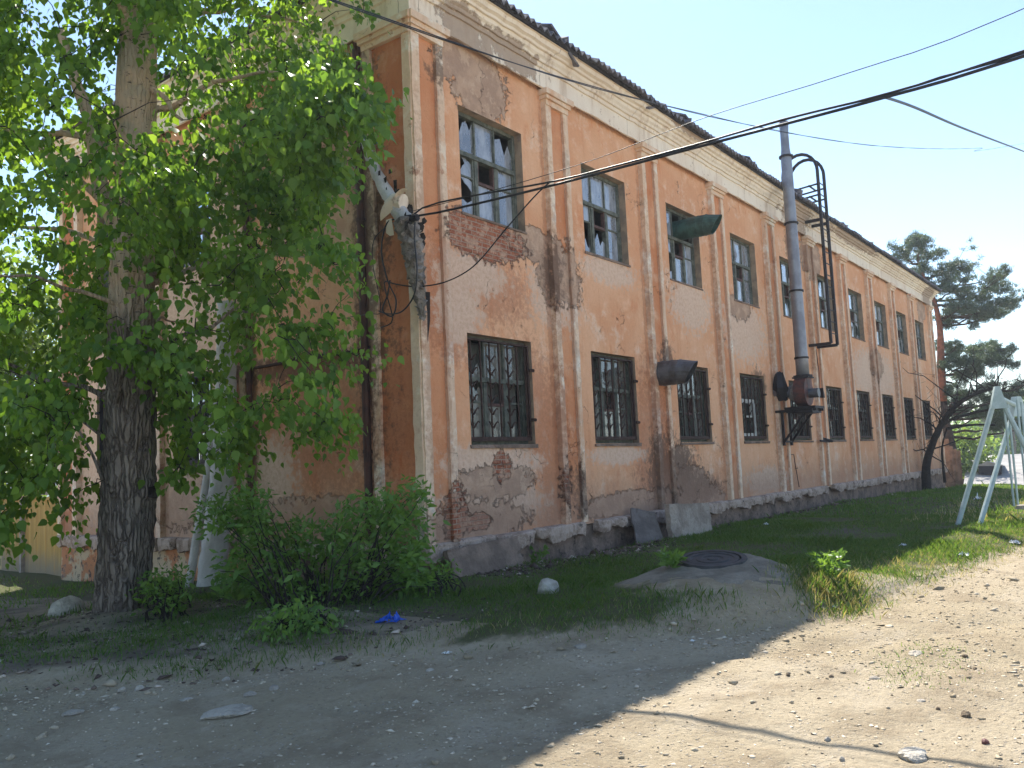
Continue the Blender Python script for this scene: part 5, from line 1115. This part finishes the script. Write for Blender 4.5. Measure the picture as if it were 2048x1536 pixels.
# ---------------------------------------------------------------- swing frame
sw = thing('swing_frame', ongr(1990, 1040), 'pale turquoise painted metal swing frame with A shaped ends on the sunlit grass', 'swing')
d1, d2 = 16.9, 16.7
A1, A2 = at(1994, 783, d1), at(2033, 803, d2+.9); F1 = at(1915, 1052, d1); F2 = at(1958, 1056, d2)
R1 = A1+(A1-F1)*(1, 1, -1)*(1, 1, 1); R1 = np.array([2*A1[0]-F1[0], 2*A1[1]-F1[1], F1[2]]); R2 = np.array([2*A2[0]-F2[0], 2*A2[1]-F2[1], F2[2]])
for a, b_ in ((F1, A1), (R1, A1), (F2, A2), (R2, A2)):
    m = MB(); e = (a-b_)/np.linalg.norm(a-b_); m.tube([a+e*.15, b_], .05, 8); lg = m.build('leg', MT['paint'], sw)
for A, F_, R__ in ((A1, F1, R1), (A2, F2, R2)):
    n_ = np.cross(F_-A, R__-A); n_ /= np.linalg.norm(n_); f1 = (F_-A)/np.linalg.norm(F_-A); f2 = (R__-A)/np.linalg.norm(R__-A); m = MB()
    pl = [A+(0, 0, .10)-f2*.0-(f2-f1)*.06, A+(0, 0, .10)+(f2-f1)*.06, A+f2*.36+(f2-f1)*.05, A+f1*.36-(f2-f1)*.05]; pl = np.array(pl)
    m.add(np.concatenate([pl-n_*.065, pl+n_*.065]), [(0, 1, 2, 3), (7, 6, 5, 4), (0, 4, 5, 1), (1, 5, 6, 2), (2, 6, 7, 3), (3, 7, 4, 0)]); m.build('gusset_plate', MT['paint'], sw)
m = MB(); m.tube([A1-(0, 0, .1), A2-(0, 0, .1)], .045, 8); m.build('crossbar', MT['paint'], sw)
hz = []
for f_ in (.30, .52):
    a = A1+(A2-A1)*f_-(0, 0, .12); hz.append(a); zz = at(2015, 1010, 17.3)[2]
    m = MB(); m.tube([a, (a[0], a[1], zz)], .022, 6); m.tube([a+(.1, -.22, 0), (a[0]+.1, a[1]-.22, zz)], .022, 6); m.build('hanger', MT['paint'], sw)
zz = at(2015, 1012, 17.3)[2]; c_ = (hz[0]+hz[1])/2
m = MB()
for k in range(3):
    y0 = -.02-.26*k; m.box((hz[0][0]-.05, c_[1]+y0-.24, zz), (hz[1][0]+.1, c_[1]+y0, zz+.035))
m.bar((hz[0][0]-.02, c_[1]+.0, zz-.02), (hz[0][0]-.02, c_[1]-.8, zz-.02), .04)
m.build('seat', MT['rock'], sw)

# ---------------------------------------------------------------- plank fence at the left
n = NT('ochre_planks'); cc = n.mix(n.step(n.noise(1, 5, n.vec(n.P, (6, 6, .5)), .6), .35, .65), (.40, .24, .07), (.52, .33, .10)); cc = n.mix(n.step(n.m_('ADD', n.xyz()[2], n.m_('MULTIPLY', n.noise(3, 5), .6)), -1.25, -.6, .75, 0), cc, (.26, .22, .17))
MT['fence'] = n.done(n.bsdf(cc, .8, n.bump(n.noise(8, 5, n.vec(n.P, (3, 3, .3))), .01), spec=.2))
fe = thing('plank_fence', (-.2, YE+.3, -1.7), 'ochre plank gate fence joining the far left corner of the building', 'fence')
m = MB(); x = -.45; fy = YE+.45; m0 = MB()
dirf = (at(-80, 1150, 24.5)-np.array([-.3, fy, 0])); dirf[2] = 0; dirf /= np.linalg.norm(dirf); pr2 = np.array([-dirf[1], dirf[0], 0])
def fbox(mm, s0, s1, z0, z1, t0, t1, w_=.0):
    b0 = np.array([.22, fy-.25, 0]); V = []
    for s in (s0, s1):
        for t_ in (t0, t1):
            for z in (z0, z1): V.append(b0+dirf*s+pr2*t_+(0, 0, z+RNG.uniform(-w_, w_)))
    mm.add(V, [(0, 1, 3, 2), (4, 6, 7, 5), (0, 4, 5, 1), (2, 3, 7, 6), (1, 5, 7, 3), (0, 2, 6, 4)])
s = .35; k = 0
while s < 6:
    w_ = .115; zb_ = -1.68; fbox(m, s, s+w_, zb_, .20, -.012-.004*(k % 2), .012, .008); s += w_+(.02 if k % 6 == 5 else .004); k += 1
m.build('plank', MT['fence'], fe)
m = MB(); fbox(m, .25, 6, .18, .25, -.05, .05); fbox(m, .3, 6, -1.78, -1.68, -.04, .03); m.build('rail', MT['fence'], fe)
for s in (.02, 3.6):
    m = MB(); fbox(m, s, s+.2, -2.1, .28, -.08, .1); m.build('post', MT['slab2'], fe)
m = MB(); fbox(m, .9, 3.2, .30, .40, -.2, .1); m.build('top_board', MT['slab2'], fe)

# ---------------------------------------------------------------- rubble, gravel and grass
def scatter_stones(name, n, xr, yr, sz, mat, seed, keepf, flat=.5, mix=None):
    r = np.random.default_rng(seed); X = r.uniform(*xr, n*4); Y = r.uniform(*yr, n*4); k = keepf(X, Y, r); X = X[k][:n]; Y = Y[k][:n]; n = len(X); Z = height(X, Y)
    S = sz*r.lognormal(0, .5, n); base = np.array([(1, 0, 0), (-1, 0, 0), (0, 1, 0), (0, -1, 0), (0, 0, 1), (0, 0, -1)], float)
    sc3 = np.stack([S*r.uniform(.6, 1.3, n), S*r.uniform(.6, 1.3, n), S*r.uniform(.25, 1, n)*flat*1.6], -1); a = r.uniform(0, 6.28, n); V = base[None]*sc3[:, None]+r.normal(0, .22, (n, 6, 3))*S[:, None, None]
    c, s = np.cos(a)[:, None], np.sin(a)[:, None]; V = np.stack([V[..., 0]*c-V[..., 1]*s, V[..., 0]*s+V[..., 1]*c, V[..., 2]], -1)+np.stack([X, Y, Z+.2*S*flat+.004], -1)[:, None]
    f = np.array([(0, 2, 4), (2, 1, 4), (1, 3, 4), (3, 0, 4), (2, 0, 5), (1, 2, 5), (3, 1, 5), (0, 3, 5)]); F = (np.arange(n)*6)[:, None, None]+f[None]
    return tag(mk(name, V.reshape(-1, 3), F.reshape(-1, 3), mat, attrs={'var': np.repeat(r.random(n), 6)}), kind='stuff')
n = NT('mixed_gravel'); v = n.attr('var'); cc = n.mix(n.step(v, .3, .7), (.30, .245, .17), (.46, .385, .28)); cc = n.mix(n.step(v, .85, .97), cc, (.66, .58, .46)); gm_ = n.done(n.bsdf(cc, .95, n.bump(n.noise(60, 4), .004), spec=.1))
n = NT('stone_chips'); v = n.attr('var'); cc = n.mix(n.step(v, .2, .8), (.40, .33, .235), (.62, .53, .41)); ch_ = n.done(n.bsdf(cc, .95, spec=.1))
dens = lambda x, y, r: np.clip(.5+.8*snoise(x, y, 1.6, 44), .06, 1)
scatter_stones('gravel', 11000, (-8.5, 7), (-9.5, 2), .008, gm_, 3, lambda x, y, r: (verge_d(x, y) < .25) & (r.random(len(x)) < dens(x, y, r)) & (np.hypot(x-CAM[0], y-CAM[1]) > 2.2))
scatter_stones('stone_chips', 14000, (-8.5, 9), (-9.5, 2), .010, ch_, 33, lambda x, y, r: (verge_d(x, y) < .15) & (r.random(len(x)) < np.clip(.35+1.2*snoise(x, y, 2.4, 47), .05, 1)), .22)
scatter_stones('edge_stones', 700, (-8, 4), (-8, 1), .02, gm_, 5, lambda x, y, r: (np.abs(verge_d(x, y)+.25) < .55) & (r.random(len(x)) < .6))
n = NT('dark_debris'); v = n.attr('var'); cc = n.mix(n.step(v, .4, .8), (.09, .065, .055), (.22, .165, .13)); cc = n.mix(n.step(v, .9, .95), cc, (.55, .46, .38)); db_ = n.done(n.bsdf(cc, .95, spec=.1))
scatter_stones('rubble', 3800, (.2, 6.2), (-2.0, -.1), .022, db_, 6, lambda x, y, r: r.random(len(x)) < np.exp(-((x-3.3)/1.7)**2-((y+.55)/.55)**2)+.12*(y > -.7), .45)
scatter_stones('wall_debris', 1500, (6, 36), (-.9, -.1), .03, db_, 7, lambda x, y, r: r.random(len(x)) < .5, .5)
scatter_stones('leaf_litter', 2600, (-6.5, -1), (-2.6, 4), .016, db_, 8, lambda x, y, r: (verge_d(x, y) > -.1) & (r.random(len(x)) < .7), .3)

def grass(name, n, xr, yr, hgt, wd, mat, seed, keepf, lean=.95):
    r = np.random.default_rng(seed); X = r.uniform(*xr, n*5); Y = r.uniform(*yr, n*5); k = keepf(X, Y, r); X, Y = X[k][:n], Y[k][:n]; n = len(X); Z = height(X, Y)-.005
    H = hgt*r.lognormal(-.1, .4, n)*np.clip(.75+.6*snoise(X, Y, 2.4, seed), .3, 1.8); a = r.uniform(0, 6.28, n); l = r.uniform(.1, 1, n)*lean*H
    W = wd*r.uniform(.6, 1.3, n)*(1+.05*np.hypot(X-CAM[0], Y-CAM[1])); dx, dy = np.cos(a), np.sin(a); sx_, sy_ = -np.sin(a+r.normal(0, .6, n)), np.cos(a)
    B = np.stack([X, Y, Z], -1); S = np.stack([sx_, sy_, 0*X], -1)*W[:, None]; Dm = np.stack([dx*l*.35, dy*l*.35, H*.55], -1); Dt = np.stack([dx*l, dy*l, H], -1)
    V = np.stack([B-S, B+S, B+Dm+S*.8, B+Dt, B+Dm-S*.8], 1).reshape(-1, 3); F = np.arange(5*n).reshape(-1, 5)
    return tag(mk(name, V, F, mat, attrs={'var': np.repeat(np.clip(r.normal(.35, .3, n), 0, 1), 5)}), kind='stuff')
BG = ongr(1575, 1225)
def vegd(x, y):
    d = verge_d(x, y); v = np.clip(d/np.where(x > 1.5, .35, .55), 0, 1)*np.clip(.6+1.0*snoise(x, y, 1.7, 61), .05, 1)
    v = v*(1-.85*np.exp(-((x-3.3)/1.7)**2-((y+.7)/.6)**2))*(np.hypot((x-MH[0])/1.15, y-MH[1]) > 1.15)*(1-.8*np.exp(-((x-8.2)/1.8)**2-((y+3.3)/.8)**2))
    v = v*(1-.95*np.exp(-((x-BG[0])/.75)**2-((y-BG[1])/.5)**2)); v = v*(1-.9*np.exp(-((x-MH[0]+.6)/1.3)**2-((y-MH[1]+.95)/.65)**2)); v = v*np.where((x < -2) & (y > -2.6), .5, 1)*np.where((x > -.05) & (y > -.25), 0, 1)*(np.hypot(x-TB[0], y-TB[1]) > .45)
    return v
inb = lambda x, y: ~((x > -.1) & (x < XE+.2) & (y > -.2) & (y < YE))
grass('grass', 120000, (-7, 12), (-8, 3), .058, .0022, MT['grass'], 1, lambda x, y, r: (r.random(len(x)) < vegd(x, y)) & inb(x, y))
grass('grass', 42000, (12, 40), (-14, 0), .08, .005, MT['grass'], 2, lambda x, y, r: (r.random(len(x)) < np.clip(vegd(x, y), .0, 1)) & inb(x, y))
grass('dry_grass', 14000, (10, 34), (-13, -3), .09, .0045, MT['drygrass'], 13, lambda x, y, r: (r.random(len(x)) < .8*np.clip(.6+.8*snoise(x, y, 1.2, 77), 0, 1)) & (y < -4.2+.02*x) & (verge_d(x, y) > -.3))
grass('dry_grass', 16000, (-4, 16), (-9, -2), .05, .0022, MT['drygrass'], 3, lambda x, y, r: (r.random(len(x)) < (.25+.45*(x > .3))*np.exp(-((verge_d(x, y)-.5)/.8)**2)) & (verge_d(x, y) > -.2) & (np.hypot(x-MH[0], y-MH[1]) > 1.1))
gc_ = ongr(1650, 1200)
grass('dry_grass', 4200, (gc_[0]-1.6, gc_[0]+1.8), (gc_[1]-.7, gc_[1]+.7), .075, .002, MT['drygrass'], 4, lambda x, y, r: r.random(len(x)) < np.exp(-((x-gc_[0]-.25)/.55)**2-((y-gc_[1])/.3)**2))
grass('grass', 4500, (gc_[0]-1.6, gc_[0]+1.8), (gc_[1]-.7, gc_[1]+.7), .085, .0022, MT['grass'], 5, lambda x, y, r: r.random(len(x)) < np.exp(-((x-gc_[0]-.25)/.55)**2-((y-gc_[1])/.3)**2))
pc_ = ongr(1850, 1330); grass('grass', 1400, (pc_[0]-1, pc_[0]+1), (pc_[1]-.6, pc_[1]+.6), .03, .0022, MT['grass'], 15, lambda x, y, r: r.random(len(x)) < np.exp(-((x-pc_[0])/.5)**2-((y-pc_[1])/.22)**2))
grass('grass', 9000, (-9, 0), (3, 16), .08, .004, MT['grass'], 6, lambda x, y, r: (r.random(len(x)) < .5*np.clip(.5+.9*snoise(x, y, 1.2, 9), 0, 1)) & inb(x, y) & (x < -.2))
# ---------------------------------------------------------------- the summer air
hb = MB(); hb.box((-620, -720, -17), (860, 720, 22)); n = NT('haze'); pv = n.node('ShaderNodeVolumePrincipled', {'Color': (.82, .9, 1, 1), 'Density': .0007, 'Anisotropy': .35})
n.t.links.new(pv.outputs[0], n.out.inputs['Volume']); hz_ = hb.build('haze', n.m); tag(hz_, kind='stuff')
